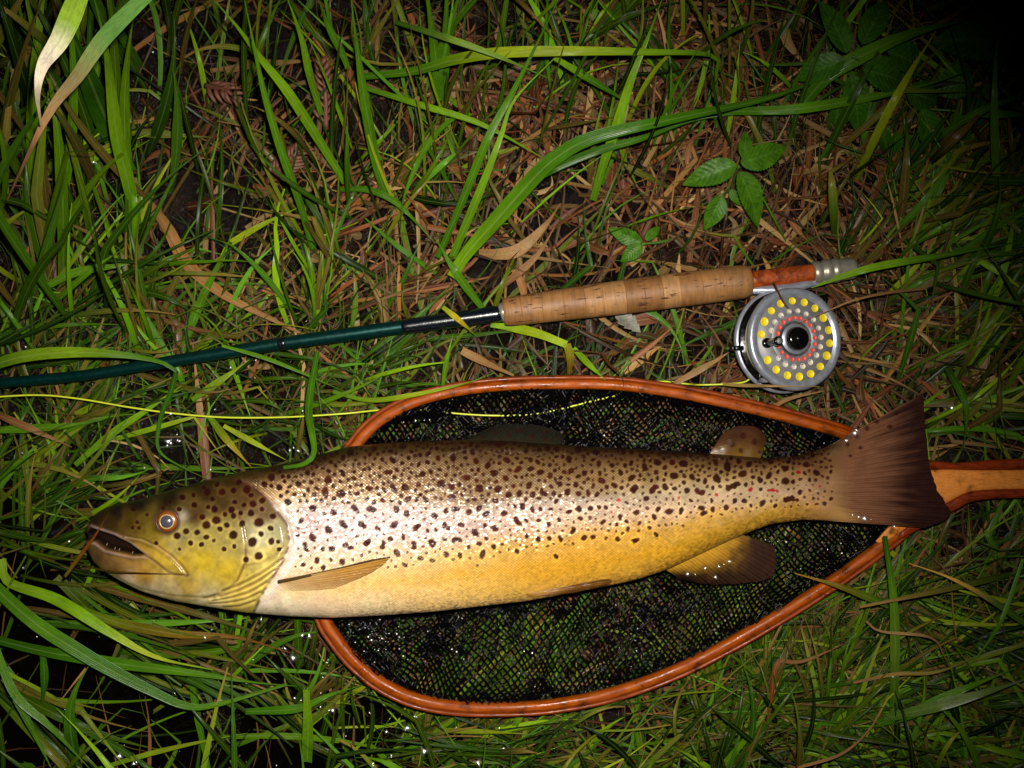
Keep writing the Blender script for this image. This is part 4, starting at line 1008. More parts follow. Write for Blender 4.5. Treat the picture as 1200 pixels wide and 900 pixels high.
HEAD = [(115, 607, 52, 40, 14), (135, 598, 44, 34, 16), (160, 592, 48, 36, 18), (200, 586, 58, 44, 22), (240, 574, 78, 58, 30), (280, 562, 88, 66, 36), (150, 612, 90, 72, 22), (130, 612, 72, 56, 18), (175, 625, 122, 104, 30), (165, 618, 98, 80, 24),
        (215, 625, 148, 138, 84), (230, 600, 112, 90, 48), (260, 590, 122, 100, 56), (290, 588, 128, 104, 64), (312, 602, 142, 122, 84), (240, 630, 158, 144, 72), (268, 630, 164, 146, 76), (308, 628, 190, 182, 138), (325, 622, 180, 172, 126), (316, 655, 192, 174, 92),
        (240, 655, 190, 162, 34), (266, 668, 184, 156, 40), (215, 662, 188, 158, 46), (190, 645, 180, 148, 40), (200, 656, 184, 152, 46), (225, 686, 180, 150, 66), (172, 670, 166, 126, 46), (140, 665, 112, 82, 36), (113, 652, 84, 60, 34), (125, 652, 118, 86, 48),
        (150, 681, 196, 172, 140), (200, 692, 176, 156, 108), (240, 705, 206, 190, 144), (290, 707, 204, 178, 84), (312, 690, 200, 176, 68), (280, 695, 194, 164, 58), (168, 642, 150, 120, 34), (155, 650, 150, 112, 50), (205, 640, 165, 148, 80), (180, 700, 214, 196, 160), (250, 712, 212, 198, 160)]
hx = np.array([h[0] for h in HEAD], float); hy = np.array([h[1] for h in HEAD], float); hc = np.array([lin(h[2:]) for h in HEAD]); hc = hc * (0.26 + 0.62 * smooth(588, 645, hy))[:, None] * (1 + (np.array([1.15, .93, .8]) - 1) * smooth(630, 595, hy)[:, None]) * (1 - .0 * hx)[:, None]
hm = X < 345
Xh = X[hm] + (fbm(X[hm] / 14, Y[hm] / 14, 31) - .5) * 9; Yh = Y[hm] + (fbm(X[hm] / 14, Y[hm] / 14, 35) - .5) * 9
w = 1 / (((Xh[:, None] - hx) ** 2 + (Yh[:, None] - hy) ** 2) + 18) ** 1.6
hcol = (w @ hc) / w.sum(1)[:, None]
hcol = hcol * (0.72 + 0.56 * fbm(X[hm] / 5, Y[hm] / 5, 41, 3))[:, None]
hk = smooth(1.5, -0.5, d_g[hm])[:, None]
acc[hm] = acc[hm] * (1 - hk) + hcol * hk
def tint(m, c):
    global acc
    acc = acc * (1 - m[..., None]) + lin(c) * m[..., None]
gband = np.exp(-((d_g - 1.2) / 1.6) ** 2) * smooth(548, 572, Y)
tint(0.85 * np.minimum(gband * 1.2, 1) * smooth(.2, .55, fbm(Y / 7, X / 9, 47)), (64, 34, 28))
tint(0.75 * np.exp(-((d_g - 9) / 5) ** 2) * smooth(600, 640, Y) * smooth(725, 690, Y), (240, 214, 204))
tint(0.7 * np.exp(-((d_m - 2.4) / 1.5) ** 2) * smooth(104, 112, X), (150, 122, 112))
tint(smooth(1.0, -2.0, d_m), (30, 18, 14))
tint(0.45 * np.exp(-(d_max / 1.3) ** 2), (170, 140, 104)); tint(0.5 * np.exp(-((d_max - 2.6) / 1.3) ** 2), (70, 52, 20))
tint(0.6 * np.exp(-(d_lj / 1.6) ** 2), (120, 86, 70))
tint(0.45 * np.exp(-(d_so / 1.4) ** 2), (120, 92, 40))
tint(0.75 * np.exp(-(d_p / 1.5) ** 2) * smooth(596, 606, Y), (84, 48, 14))
tint(0.55 * np.exp(-((d_j + 0) / 1.4) ** 2) * smooth(130, 145, X), (128, 104, 40))
for ln in BRANCH:
    q = line_dist(X, Y, ln); tint(0.75 * np.exp(-(q / 1.1) ** 2), (104, 74, 20)); tint(0.5 * np.exp(-((q - 3.2) / 1.5) ** 2) * smooth(1, -3, d_g), (228, 204, 110))
tint(0.8 * np.exp(-((d_e - 14.5) / 2.6) ** 2), (64, 40, 18)); tint(0.5 * np.exp(-(np.hypot(X - 216, Y - 604) / 6) ** 2), (190, 180, 160))
tint(0.75 * np.exp(-(np.hypot(X - 141, Y - 603) / 2.4) ** 2), (22, 14, 8))
tint(0.55 * np.exp(-((Y - 681) / 6) ** 2 - ((X - 336) / 8) ** 2), (168, 108, 30))
# blotches
lat_Y0 = np.interp(X, [p[0] for p in LAT], [p[1] for p in LAT])
mott = fbm(X / 9, Y / 9, 51, 4)
mott = .5 + (mott - .5) * (1 - .55 * smooth(620, 660, Y) * smooth(338, 350, X))
acc *= (0.66 + 0.68 * mott)[..., None]
acc *= 1 + (np.array([1.05, .95, .98]) - 1) * smooth(345, 380, X)[..., None]
acc *= 1 + (np.array([1.02, .96, 1.10]) - 1) * (np.exp(-((Y - lat_Y0 - 22) / 22) ** 2) * smooth(340, 360, X))[..., None]
acc *= (1 - 0.10 * smooth(lat_Y0 + 2, lat_Y0 - 34, Y) * smooth(338, 346, X))[..., None] * (1 + (np.array([1.10, 1.0, .80]) - 1) * smooth(lat_Y0, lat_Y0 - 20, Y)[..., None])
# the skin turns into the tail's colour over the last centimetres
def tail_col(x, y):
    yy = np.array([520, 545, 565, 585, 600, 612.]); cc = np.array([lin(c_) for c_ in ((70, 48, 26), (112, 80, 50), (152, 116, 82), (160, 122, 78), (166, 126, 72), (150, 110, 66))])
    yr = 566 + (y - 566) * 46 / (46 + .36 * np.clip(x - 975, 0, 200))
    a = np.stack([np.interp(yr, yy, cc[:, k]) for k in range(3)], -1)
    edge = 982 + 12 * np.abs((yr - 566) / 46) ** 2 + (fbm(yr / 5, x / 90, 91) - .5) * 34
    k1 = smooth(edge - 14, edge + 22, x)[..., None]; k2 = smooth(1015, 1075, x + (fbm(yr / 3, x / 80, 95) - .5) * 60)[..., None]
    a = a * (1 - k1) + lin((112, 74, 52)) * k1
    return a * (1 - k2) + lin((48, 27, 24)) * k2
kt = smooth(950, 985, X)[..., None]
acc = acc * (1 - kt) + tail_col(X, Y) * kt
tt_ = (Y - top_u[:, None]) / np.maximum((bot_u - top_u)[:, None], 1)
acc = acc * (1 - .5 * smooth(.11, .0, tt_) * vis)[..., None]  # deepens the dark back and paints in shading along the rounded edge
# ---- spots
head_sp = [(655,225,14),(725,225,14),(778,218,12),(690,305,14),(660,295,10),(595,285,12),(680,258,10),(770,308,14),(785,272,10),(828,285,10),(870,280,14),(912,265,12),(912,305,10),(860,323,14),(812,323,10),(740,328,10),(780,335,12),(700,355,17),(635,342,12),(655,377,17),(750,378,12),(718,396,11,1),(612,412,12),(655,434,12),(560,407,13,1),(518,428,14),(582,462,11),(632,468,11),(780,424,18),(785,477,10),(737,490,10,1),(820,372,13),(898,366,20),(953,394,12),(908,420,12,1),(963,337,12),(868,457,20),(956,454,14),(988,457,9),(897,523,17),(838,540,12),(993,492,10),(525,305,10),(420,462,9),(310,390,8),(340,392,8),(375,330,8),(310,305,10),(330,365,8),(538,250,12),(450,300,9),(480,270,8),(590,240,9),(840,215,16),(800,180,12),(860,240,10),(920,190,14),(700,190,10),(640,205,9),(530,490,8),(690,450,8)]
SP = [(80 + a[0] / 4, 520 + a[1] / 4, a[2] / 4 * 1.15, 1 if len(a) > 3 else 0) for a in head_sp]
b6 = [(150,475,16),(205,475,10),(247,457,12),(333,457,15),(385,495,12),(435,405,12),(295,498,10),(50,525,14),(90,545,8),(122,543,12),(200,530,14),(248,528,11),(263,532,11),(343,530,12),(380,545,12),(478,553,13),(518,535,10),(552,530,13),(598,540,12),(633,528,11),(660,545,12),(690,500,11),(737,480,12),(775,475,12),(822,480,12),(856,470,11),(867,476,10),(105,603,14),(153,580,13),(163,590,10),(220,583,12),(230,590,10),(277,597,11),(335,585,14),(410,596,12),(421,588,10),(453,605,8),(483,603,8),(514,586,11),(526,596,10),(570,585,12),(620,613,14),(655,588,8),(688,597,13),(764,569,12),(774,578,11),(800,570,8),(843,570,8),(880,583,10),(915,567,9),(50,630,14),(22,655,10),(27,670,10),(85,670,8),(117,670,12),(165,656,11),(180,665,11),(236,651,12),(246,644,11),(299,648,9),(294,662,10),(323,636,10),(368,627,10),(405,651,10),(405,665,10),(470,649,15),(513,636,9),(546,638,10),(564,638,10),(597,662,9),(660,633,8),(685,662,10),(715,653,7),(802,625,9),(842,636,11),(882,633,9),(920,634,10),(962,610,9),(968,600,9),(1003,630,11),(1035,627,9),(1080,633,7),(1122,635,9),(1185,640,11),(965,652,6),(800,662,6),(767,677,9),(345,682,13),(428,703,10),(470,710,9),(518,690,12),(567,692,11),(603,703,6),(647,688,13),(628,728,7),(373,725,10),(340,732,6),(153,715,12),(65,710,11),(15,725,9),(88,735,10),(190,707,6),(223,693,7),(905,697,9),(1130,557,10),(1070,575,10),(1118,585,8),(1153,573,8),(985,530,12),(950,540,10),(1027,527,10),(1080,525,8),(1055,523,8),(760,520,8),(787,520,12),(822,530,11),(850,530,9),(887,530,8),(722,545,12),(905,503,9),(945,470,13),(983,475,11),(1018,473,11),(1048,478,10),(1110,447,11),(1135,455,9),(1178,457,13),(1067,430,12),(8,570,11),(60,575,6),(68,578,6),(205,625,6),(445,632,6),(545,560,5),(300,690,5),(1125,498,9,2),(820,592,6,2),(1010,582,5,2),(1100,540,5,2)]
SP += [(350 + a[0] / 3, 420 + a[1] / 3, a[2] / 3 * 1.02, a[3] if len(a) > 3 else 0) for a in b6]
b3 = [(10,320,12),(45,350,9),(64,324,11),(74,314,9),(103,315,11),(130,280,12),(125,240,9),(80,240,11),(40,255,11),(158,243,12),(185,285,10),(225,297,9),(260,290,13),(170,325,9),(202,328,10),(218,332,9),(132,320,7),(75,270,8),(293,253,14),(340,275,11),(297,318,10),(310,312,10),(322,306,10),(258,240,9),(393,293,9),(420,280,10),(400,365,10),(372,285,7),(470,258,11),(470,297,12),(480,351,9),(493,349,9),(515,330,8),(425,238,9),(480,237,8),(360,245,10),(545,293,6),(545,325,5),(580,238,6),(610,268,6),(82,382,8),(115,390,12),(152,388,9),(215,380,9),(222,395,9),(248,383,8),(290,377,9),(315,358,8),(345,357,8),(440,373,7),(507,355,6),(15,393,9),(45,405,5),(55,440,6),(75,460,7),(105,430,5),(123,427,5),(158,433,5),(10,478,8),(470,355,8),(555,350,5),(363,323,9,2),(433,325,8,2),(446,327,7,2),(260,338,7,2),(510,270,8,2),(145,348,6,2),(365,372,6,0),(420,325,6,2),(575,313,5,2)]
SP += [(740 + a[0] / 2.609, 450 + a[1] / 2.609, a[2] / 2.609 * 1.05, a[3] if len(a) > 3 else 0) for a in b3]
pr = np.random.default_rng(21)
lat_y = lambda x: np.interp(x, [p[0] for p in LAT], [p[1] for p in LAT])
tx = np.array([s[0] for s in SP]); ty = np.array([s[1] for s in SP]); tr_ = np.array([s[2] for s in SP])
tries = 0
extra = []
while tries < 14000:
    tries += 1
    x = pr.uniform(318, 975); t0 = np.interp(x, us, top_u); y = pr.uniform(t0 + 3, lat_y(x) - 4)
    if x < 345 and np.interp(y, [560, 580, 600], [300, 322, 340]) > x - 3: continue
    fr = (y - t0) / (lat_y(x) - t0)
    big = pr.random() < 0.55
    r = (pr.uniform(3.7, 5.4) if big else pr.uniform(2.1, 3.2)) * (0.75 + 0.3 * min(1, fr + .25)) * np.interp(x, [340, 900], [1.03, .85])
    gap = (3.6 if big else 2.2) * np.interp(fr, [0, .5, 1], [.62, .9, 1.1])
    if (np.hypot(tx - x, (ty - y)) < tr_ + r + gap * .55 + (0.8 if big else 0)).any(): continue
    tx = np.r_[tx, x]; ty = np.r_[ty, y]; tr_ = np.r_[tr_, r]
    extra.append((x, y, r, 0 if pr.random() > .06 else 1))
tries = 0
while tries < 9000:
    tries += 1
    x = pr.uniform(346, 975); yl = lat_y(x); t0 = np.interp(x, us, bot_u)
    lim = np.interp(x, [346, 440, 560, 700, 850, 975], [668, 668, 655, 634, 602, 590])
    y = pr.uniform(yl - 4, lim); big = pr.random() < np.interp(x, [450, 700], [.2, .5])
    r = (pr.uniform(2.6, 3.8) if big else pr.uniform(1.3, 2.3)) * np.interp(x, [340, 900], [1.0, .85])
    if (np.hypot(tx - x, ty - y) < tr_ + r + (np.interp(x, [450, 700], [5.5, 3.4]) if big else np.interp(x, [450, 700], [4.0, 2.6]))).any(): continue
    tx = np.r_[tx, x]; ty = np.r_[ty, y]; tr_ = np.r_[tr_, r]
    extra.append((x, y, r, 0 if pr.random() > .16 else 1))
SP += extra
spotm = np.zeros(X.shape)
nzs = fbm(X / 3.2, Y / 3.2, 61, 2); nzs2 = fbm(X / 1.6, Y / 1.6, 67, 2)
for (sx_, sy_, r, kd) in SP:
    i0, i1 = np.searchsorted(us, [sx_ - 34, sx_ + 34])
    i0 = max(0, i0 - 2); i1 = min(len(us), i1 + 2)
    xx = X[i0:i1]; yy = Y[i0:i1]; vv = vis[i0:i1]
    onb = sx_ > 338
    if kd == 2: r = r * .78
    an = pr.uniform(0, math.pi); el = pr.uniform(1.0, 1.28) if onb else pr.uniform(1, 1.1)
    dx = xx - sx_; dy = yy - sy_
    du = dx * math.cos(an) + dy * math.sin(an); dvv = -dx * math.sin(an) + dy * math.cos(an)
    dd = np.hypot(du / el, dvv * el) / r
    dd = dd * (1 + (0.6 if onb else .25) * (nzs[i0:i1] - .5) + (0.12 if onb else .05) * (nzs2[i0:i1] - .5))
    a = smooth(1.08, 0.84, dd) * vv
    hal = np.exp(-((dd - 1.45) / .28) ** 2) * vv * (0.38 if sy_ > 590 or sx_ < 340 else 0.10)
    core = lin((54, 16, 11) if kd == 0 else ((64, 22, 13) if kd == 1 else (165, 28, 42)))
    if kd == 0 and pr.random() < .3: core = lin((66, 22, 14))
    if not onb: core = core * .55
    else: core = core * np.interp((sy_ - np.interp(sx_, us, top_u)) / 60.0, [0, .35, .8], [.35, .6, 1.0])
    blk = acc[i0:i1]
    blk = blk * (1 + hal[..., None] * np.array([.9, .8, .6]))
    a = (a * (.97 if r > 2.4 else .88))[..., None]
    acc[i0:i1] = blk * (1 - a) + core * a
    spotm[i0:i1] = np.maximum(spotm[i0:i1], a[..., 0])
acc = np.clip(acc, 0.004, 0.80)
scale_a = smooth(1, 7, d_g) * (1 - smooth(940, 990, X)) * np.clip(1 - 0.55 * smooth(672, 712, Y) * smooth(470, 360, X), 0, 1)
lat_Y = np.interp(X, [p[0] for p in LAT], [p[1] for p in LAT])
silver = smooth(1, 10, d_g) * np.exp(-((Y - lat_Y - 26) / 40) ** 2) * 0.5 * (1 - smooth(620, 900, X) * .6)
silver = np.maximum(silver, smooth(0, 8, d_g) * smooth(585, 555, Y - 6) * smooth(520, 330, X) * 0.35)
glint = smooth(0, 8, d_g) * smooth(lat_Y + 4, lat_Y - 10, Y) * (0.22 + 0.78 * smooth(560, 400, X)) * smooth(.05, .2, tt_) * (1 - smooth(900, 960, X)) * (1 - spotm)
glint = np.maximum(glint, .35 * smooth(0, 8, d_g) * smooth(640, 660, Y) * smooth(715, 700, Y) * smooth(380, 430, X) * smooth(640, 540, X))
# arc length round the body for the scale rows
arc = np.cumsum(np.r_[np.zeros((1,)), np.ones(nth - 1)])
dV = np.linalg.norm(np.diff(np.stack([Yp, Zr / scale_c[:, None]], -1), axis=1), axis=-1)
ARC = np.concatenate([np.zeros((len(us), 1)), np.cumsum(dV, 1)], 1)
mid = ARC[:, [nvis // 2]]; ARC = ARC - mid
uvp = np.stack([us[:, None] + 0 * ARC, ARC, 0 * ARC], -1)
fcs = grid_faces(len(us), nth, True)[:, ::-1]
body = mk('body', V, np.ascontiguousarray(fcs), M_fish, trout, acc.reshape(-1, 3), {'uvp': uvp.reshape(-1, 3), 'scale': scale_a.ravel(), 'silver': (silver * (1 - spotm)).ravel(), 'spot': spotm.ravel(), 'glint': glint.ravel()})

def skin_z(px, py):
    """height of the near skin where pixel (px,py) looks at it"""
    i = np.unravel_index(np.argmin((ax_ - px) ** 2 + (ay_ - py) ** 2 + np.where(vis, 0, 1e9)), ax_.shape)
    return V[i][2]
# eye
ez = skin_z(EYE[0] + 17, EYE[1] + 3)
ec = P(EYE[0], EYE[1], ez - 0.0035)
er = 13.2 * KP * (H - ez)
v, f = lathe([(er * .30 * 0, er * 1.02), (er * .22, er * .98), (er * .40, er * .84), (er * .50, er * .66), (er * .5, er * .56)], 36, ec, (0.0, .04, 1))
eye = mk('eye', v, f, M_iris, trout)
v, f = lathe([(er * .44, er * .60), (er * .56, er * .57), (er * .65, er * .46), (er * .72, er * .30), (er * .75, er * .10), (er * .765, er * .01)], 32, ec, (0.0, .04, 1))
ra_ = [[ec[0] + er * .60 * math.cos(a), ec[1] + er * .60 * math.sin(a), ec[2] + er * .50] for a in np.linspace(0, 2 * math.pi, 41)]
v2, f2 = tube(np.array(ra_), er * .075, 8, caps=False); mk('iris_ring', v2, f2, m_simple('pale_brass_ring', (190, 160, 104), .3, .2, nscale=1200, namp=.5), eye)
pu = mk('pupil', v, f, M_pupil, eye)
v, f = [], []
ring = [(er * 1.0 * math.cos(a), er * 1.0 * math.sin(a)) for a in np.linspace(0, 2 * math.pi, 41)]
pts3 = np.array([[ec[0] + a * 1.0, ec[1] + b * 1.0, ec[2] + er * .30] for a, b in ring])
v, f = tube(pts3, er * .08, 8, caps=False); mk('eye_rim', v, f, m_simple('eye_rim_skin', (58, 40, 20), .4, coat=.1, nscale=600, namp=.4), eye)
# teeth along the lower lip
for k in (1, 3, 4, 7):
    q = catmull([(120, 636), (132, 642), (145, 646), (160, 649)], 9)[k]
    z = skin_z(q[0], q[1] + 3)
    b = P(q[0], q[1] + 1.5, z - .0015); tt = P(q[0] + 1.2, q[1] - 2.0, z + .0008)
    v, f = tube(np.array([b, (b + tt) / 2, tt]), [.0004, .00035, .0001], 6); mk('tooth', v, f, M_tooth, trout)

def fin(name, base, tip, zb, zt, nray, cbase, ctip, spots=(), cedge=None, bulge=0.004, thick=.0011, na=46, mid=None):
    """sheet from a base line to a tip line (px lists), rays run base->tip"""
    A_ = catmull(base, max(nray * 5, 44)); B_ = catmull(tip, max(nray * 5, 44))
    n = len(A_); t = np.linspace(0, 1, na)
    ss = np.linspace(0, 1, n)
    zA = np.interp(ss, np.linspace(0, 1, len(zb)), zb); zB = np.interp(ss, np.linspace(0, 1, len(zt)), zt)
    q = A_[:, None] * (1 - t)[None, :, None] + B_[:, None] * t[None, :, None]
    if mid is not None:
        q = q + np.array(mid)[None, None] * (np.sin(t * math.pi))[None, :, None]
    fray = (fbm(ss * nray * 1.7, 0 * ss + 3, 77) - .5) * 3.5
    dq = B_ - A_; dq = dq / (np.linalg.norm(dq, axis=1)[:, None] + 1e-9)
    q = q + dq[:, None] * (fray[:, None] * smooth(.6, 1, t)[None])[..., None]
    z = zA[:, None] * (1 - t) + zB[:, None] * t + bulge * np.sin(t * math.pi)[None] + 0.00025 * np.sin(ss * nray * 2 * math.pi)[:, None] * (0.25 + t)
    z = z + (fbm(q[..., 0] / 15, q[..., 1] / 15, 71) - .5) * .0025 * t
    th_ = thick * (1 - .75 * t)[None] * np.sin(np.clip(ss, .02, .98) * math.pi)[:, None] ** .3
    up = P(q[..., 0], q[..., 1], z + th_); lo = P(q[..., 0], q[..., 1], z - th_)
    v = np.concatenate([up.reshape(-1, 3), lo.reshape(-1, 3)])
    f1 = grid_faces(n, na); m = n * na
    f2 = f1[:, ::-1] + m
    def rim(ix): return np.stack([ix[:-1], ix[1:], ix[1:] + m, ix[:-1] + m], -1)
    I2 = np.arange(m).reshape(n, na)
    fr = np.concatenate([rim(I2[:, -1])[:, ::-1], rim(I2[0])[:, ::-1], rim(I2[-1]), rim(I2[:, 0])])
    f = np.concatenate([f1, f2, fr])
    c0 = lin(cbase); c1 = lin(ctip)
    k = smooth(0.05, .75, t)[None, :, None] + (fbm(q[..., 0] / 10, q[..., 1] / 10, 81)[..., None] - .5) * .4
    col = c0 + (c1 - c0) * np.clip(k, 0, 1)
    if cedge is not None:
        e = smooth(.82, 1, t)[None, :, None] * .7; col = col * (1 - e) + lin(cedge) * e
    if name == 'anal_fin': m_ = smooth(825, 895, q[..., 0] + (fbm(q[..., 0] / 8, q[..., 1] / 8, 88) - .5) * 40)[..., None]; col = col * (1 - m_) + lin((58, 38, 30)) * m_
    if name == 'tail_fin': col = tail_col(q[..., 0], q[..., 1])
    for (x, y, r) in spots:
        d_ = np.hypot(q[..., 0] - x, q[..., 1] - y) / r * (1 + .5 * (fbm(q[..., 0] / 3, q[..., 1] / 3, 83) - .5))
        a = smooth(1.15, .7, d_)[..., None] * .85; col = col * (1 - a) + lin((50, 18, 16)) * a
    col = np.concatenate([col.reshape(-1, 3)] * 2)
    u = np.stack([np.broadcast_to((ss * nray)[:, None], (n, na)), np.broadcast_to(t[None], (n, na)), np.zeros((n, na))], -1).reshape(-1, 3)
    # membranes are translucent, most so near the free edge; two faces are crossed, so each side lets more through
    S_, T_ = np.meshgrid(ss, t, indexing='ij'); rayk = .5 + .5 * np.sin(S_ * nray * 4 * math.pi)
    al = {'tail_fin': 1 - .16 * T_ * (1 - rayk), 'pectoral_fin': np.clip((.62 - .5 * S_) * smooth(0, .25, T_) + .12 * rayk, .03, 1), 'pelvic_fin': .9 - .25 * S_ - .2 * T_,
          'adipose_fin': .95 - .15 * T_, 'dorsal_fin': .8 - .25 * T_ * (1 - rayk), 'anal_fin': .95 - .3 * T_ * (1 - rayk)}[name]
    al = np.concatenate([al.ravel()] * 2)
    return mk(name, v, f, M_fin, trout, np.clip(col, .002, .8), {'uvp': np.concatenate([u, u]), 'alpha': al})
tail = fin('tail_fin', [(958, 530), (968, 526), (970, 545), (970, 566), (970, 590), (970, 606), (966, 610)], [(1081, 461), (1083, 480), (1086, 515), (1090, 548), (1099, 575), (1113, 604), (1085, 619)], [.054, .0565, .057, .057, .0565, .054], [.05, .048, .05, .052, .052, .05, .048], 24, (104, 68, 52), (58, 33, 32),
    [(740 + a / 2.609, 450 + b / 2.609, r / 2.609) for a, b, r in ((640, 200, 9), (660, 185, 7), (690, 160, 8), (720, 135, 8), (750, 115, 8), (790, 130, 8), (760, 95, 7), (810, 90, 7), (610, 215, 8), (650, 240, 7), (700, 195, 7), (670, 220, 6), (780, 60, 6), (620, 240, 8))], (50, 26, 24), bulge=.003, na=60, thick=.0014)
fin('dorsal_fin', [(536, 524), (560, 525), (590, 526), (620, 527), (652, 528)], [(566, 504), (585, 498), (604, 496.5), (640, 500), (664, 511)], [.058, .058, .058], [.046, .044, .044], 13, (44, 38, 22), (30, 30, 25),  # fin colours darkened to stand in for the body's shadow
    [(565, 512, 2.4), (580, 508, 2.2), (596, 510, 2.4), (610, 505, 2.2), (624, 512, 2.4), (638, 506, 2.2), (588, 516, 2.2), (604, 518, 2.2), (640, 515, 2.2), (572, 518, 2)], bulge=.002)
fin('adipose_fin', [(829, 536), (850, 538), (872, 540), (890, 541)], [(846, 509), (862, 500), (886, 500), (899, 514)], [.056, .056], [.052, .05], 1, (98, 70, 22), (66, 40, 24), [(858, 521, 3.6), (871, 511, 3.8), (884, 518, 3.8), (868, 528, 3), (845, 529, 2.6), (890, 530, 2.6)], (58, 30, 22), bulge=.002, thick=.002)
fin('anal_fin', [(774, 664), (795, 656), (825, 642), (862, 624)], [(797, 679), (838, 685), (903, 677), (909, 640)], [.055, .052, .05], [.036, .036, .04], 12, (186, 138, 40), (56, 38, 24), (), (44, 26, 20), bulge=.004)
pvz = lambda x, y: skin_z(x, y) + .0035
fin('pelvic_fin', [(616, 696), (617, 697), (618.5, 698), (620, 699)], [(704, 679), (715, 679), (712, 685), (672, 695)], [pvz(620, 694), pvz(628, 696)], [pvz(700, 680), pvz(712, 680), pvz(712, 682), pvz(690, 687)], 8, (176, 124, 42), (112, 70, 26), (), (84, 48, 20), bulge=.003, thick=.0007)
fin('pectoral_fin', [(325, 681), (327, 684), (330, 688), (334, 692)], [(458, 653), (449, 662), (428, 675), (392, 690)], [skin_z(327, 684) + .0005] * 2, [skin_z(455, 655) + .0065, skin_z(449, 662) + .0035, skin_z(428, 675) + .0012, skin_z(392, 690) + .0004], 9, (216, 176, 116), (190, 138, 60), (), (170, 122, 44), bulge=.003, mid=(0, 1), thick=.0007)
q_ = catmull([(326, 682), (360, 675), (400, 666), (430, 658), (457, 653)], 24)
zz_ = np.array([skin_z(a, b) for a, b in q_]) + .0012 + .0055 * np.linspace(0, 1, 24)
v, f = tube(P(q_[:, 0], q_[:, 1], zz_), np.linspace(.0016, .0007, 24), 8); mk('pectoral_ray', v, f, m_simple('dark_fin_edge', (72, 54, 24), .25, coat=.5, nscale=500), trout)

# ------------------------------------------------------------------ fly rod
RZ = 0.030
def rpt(px, z=RZ): return P(px, rod_y(px), z)
rod = empty('fly_rod', rpt(735, 0.0), 'teal fly rod with cork grip lying across the grass above the trout', 'fly rod')
def rod_seg(name, x0, x1, r0, r1, mat, n=14, ns=20, bev=0.0, zf=None, extra=None):
    xs = np.linspace(x0, x1, n); pts = P(xs, rod_y(xs), RZ)
    r = np.interp(xs, [x0, x1], [r0, r1]) * KP * (H - RZ)
    if bev:
        r[0] -= bev; r[-1] -= bev
    v, f = tube(pts, r, ns); return mk(name, v, f, mat, rod)
rod_seg('blank', -60, 590, 5.8, 8.8, M_blank, 60)
rod_seg('thread_wrap', 470, 588, 8.8, 9.7, M_wrap, 24, bev=.0005)
rod_seg('ferrule_wrap', 326, 335, 8.0, 8.2, M_wrap, 8, bev=.0004)
rod_seg('winding_check', 586, 591, 11, 12, M_nickel, 6, bev=.0004)
cuts = [590, 611, 635, 660, 685, 706, 732, 754, 775, 795, 821, 848, 879]
def grip_r(x): return np.interp(x, [589, 592, 600, 640, 700, 760, 830, 868, 876, 880], [14.5, 16.2, 17.2, 18.2, 19.6, 20.4, 20.2, 19.8, 18.8, 15.5])
for a, b in zip(cuts[:-1], cuts[1:]):
    xs = np.r_[a, a + .35, np.linspace(a + 1.2, b - 1.2, 7), b - .35, b]
    r = grip_r(xs); r[0] -= .22; r[-1] -= .22
    v, f = tube(P(xs, rod_y(xs), RZ), r * KP * (H - RZ), 40); mk('cork_ring', v, f, M_cork, rod)
rod_seg('reel_seat', 878, 955, 11.2, 11.0, M_burl, 14, 32)
xs = [952, 953, 960, 961.5, 963, 964.5, 972, 973.5, 975, 976.5, 981, 982, 984, 985, 998, 1001, 1003]
r = [12.4, 13.4, 13.6, 12.4, 12.4, 13.8, 14.2, 13.0, 13.0, 14.2, 14.2, 13.2, 13.2, 13.0, 12.6, 11.6, 9.0]
v, f = tube(P(np.array(xs), rod_y(np.array(xs)), RZ), np.array(r) * KP * (H - RZ), 36); mk('end_cap', v, f, M_nickel, rod)

# ------------------------------------------------------------------ fly reel (built flat, axis z, then tilted)
pxm = KP * (H - 0.055)
reel = empty('fly_reel', P(REEL_C[0], REEL_C[1], 0.0545), 'silver fly reel with rings of yellow, white and red dots', 'fly reel', local=True)
reel.rotation_euler = (math.radians(-3), math.radians(15), 0)
RR = 61 * pxm; W_ = 0.026
def rp(name, prof, mat, ns=64, origin=(0, 0, 0), axis=(0, 0, 1), parent=None, caps=True):
    v, f = lathe(prof, ns, origin, axis, caps); return mk(name, v, f, mat, parent or reel)
rp('back_plate', [(-W_, RR * .90), (-W_ - .001, RR * .98), (-W_ + .001, RR * 1.03), (-W_ + .004, RR * 1.03), (-W_ + .005, RR * .97)], M_alu)
rp('frame_ring', [(-W_ + .0055, RR * .985), (-W_ + .007, RR * .99), (-W_ + .0085, RR * .96)], M_black)
rp('wound_line', [(-W_ + .007, RR * .86), (-W_ + .010, RR * .885), (-W_ + .012, RR * .87), (-W_ + .015, RR * .89), (-W_ + .018, RR * .87), (-W_ + .020, RR * .885), (-.004, RR * .86)], M_backing)
sp = rp('spool', [(-.007, RR * .90), (-.0065, RR * .97), (-.004, RR * 1.0), (-.0015, RR * .995), (.0002, RR * .965), (.0008, RR * .93), (.0004, RR * .87), (-.0006, RR * .835), (-.0012, RR * .822), (-.0012, RR * .30), (-.0007, RR * .29)], M_alu, 96)
rp('face_plate', [(-.0012, RR * .818), (-.0008, RR * .815), (-.0008, RR * .5), (-.0008, RR * .31)], M_alu_matte, 72, parent=reel)
rp('hub_ring', [(-.0008, RR * .52), (-.0004, RR * .515), (-.0004, RR * .345), (-.0008, RR * .34)], M_alu_matte, 64)
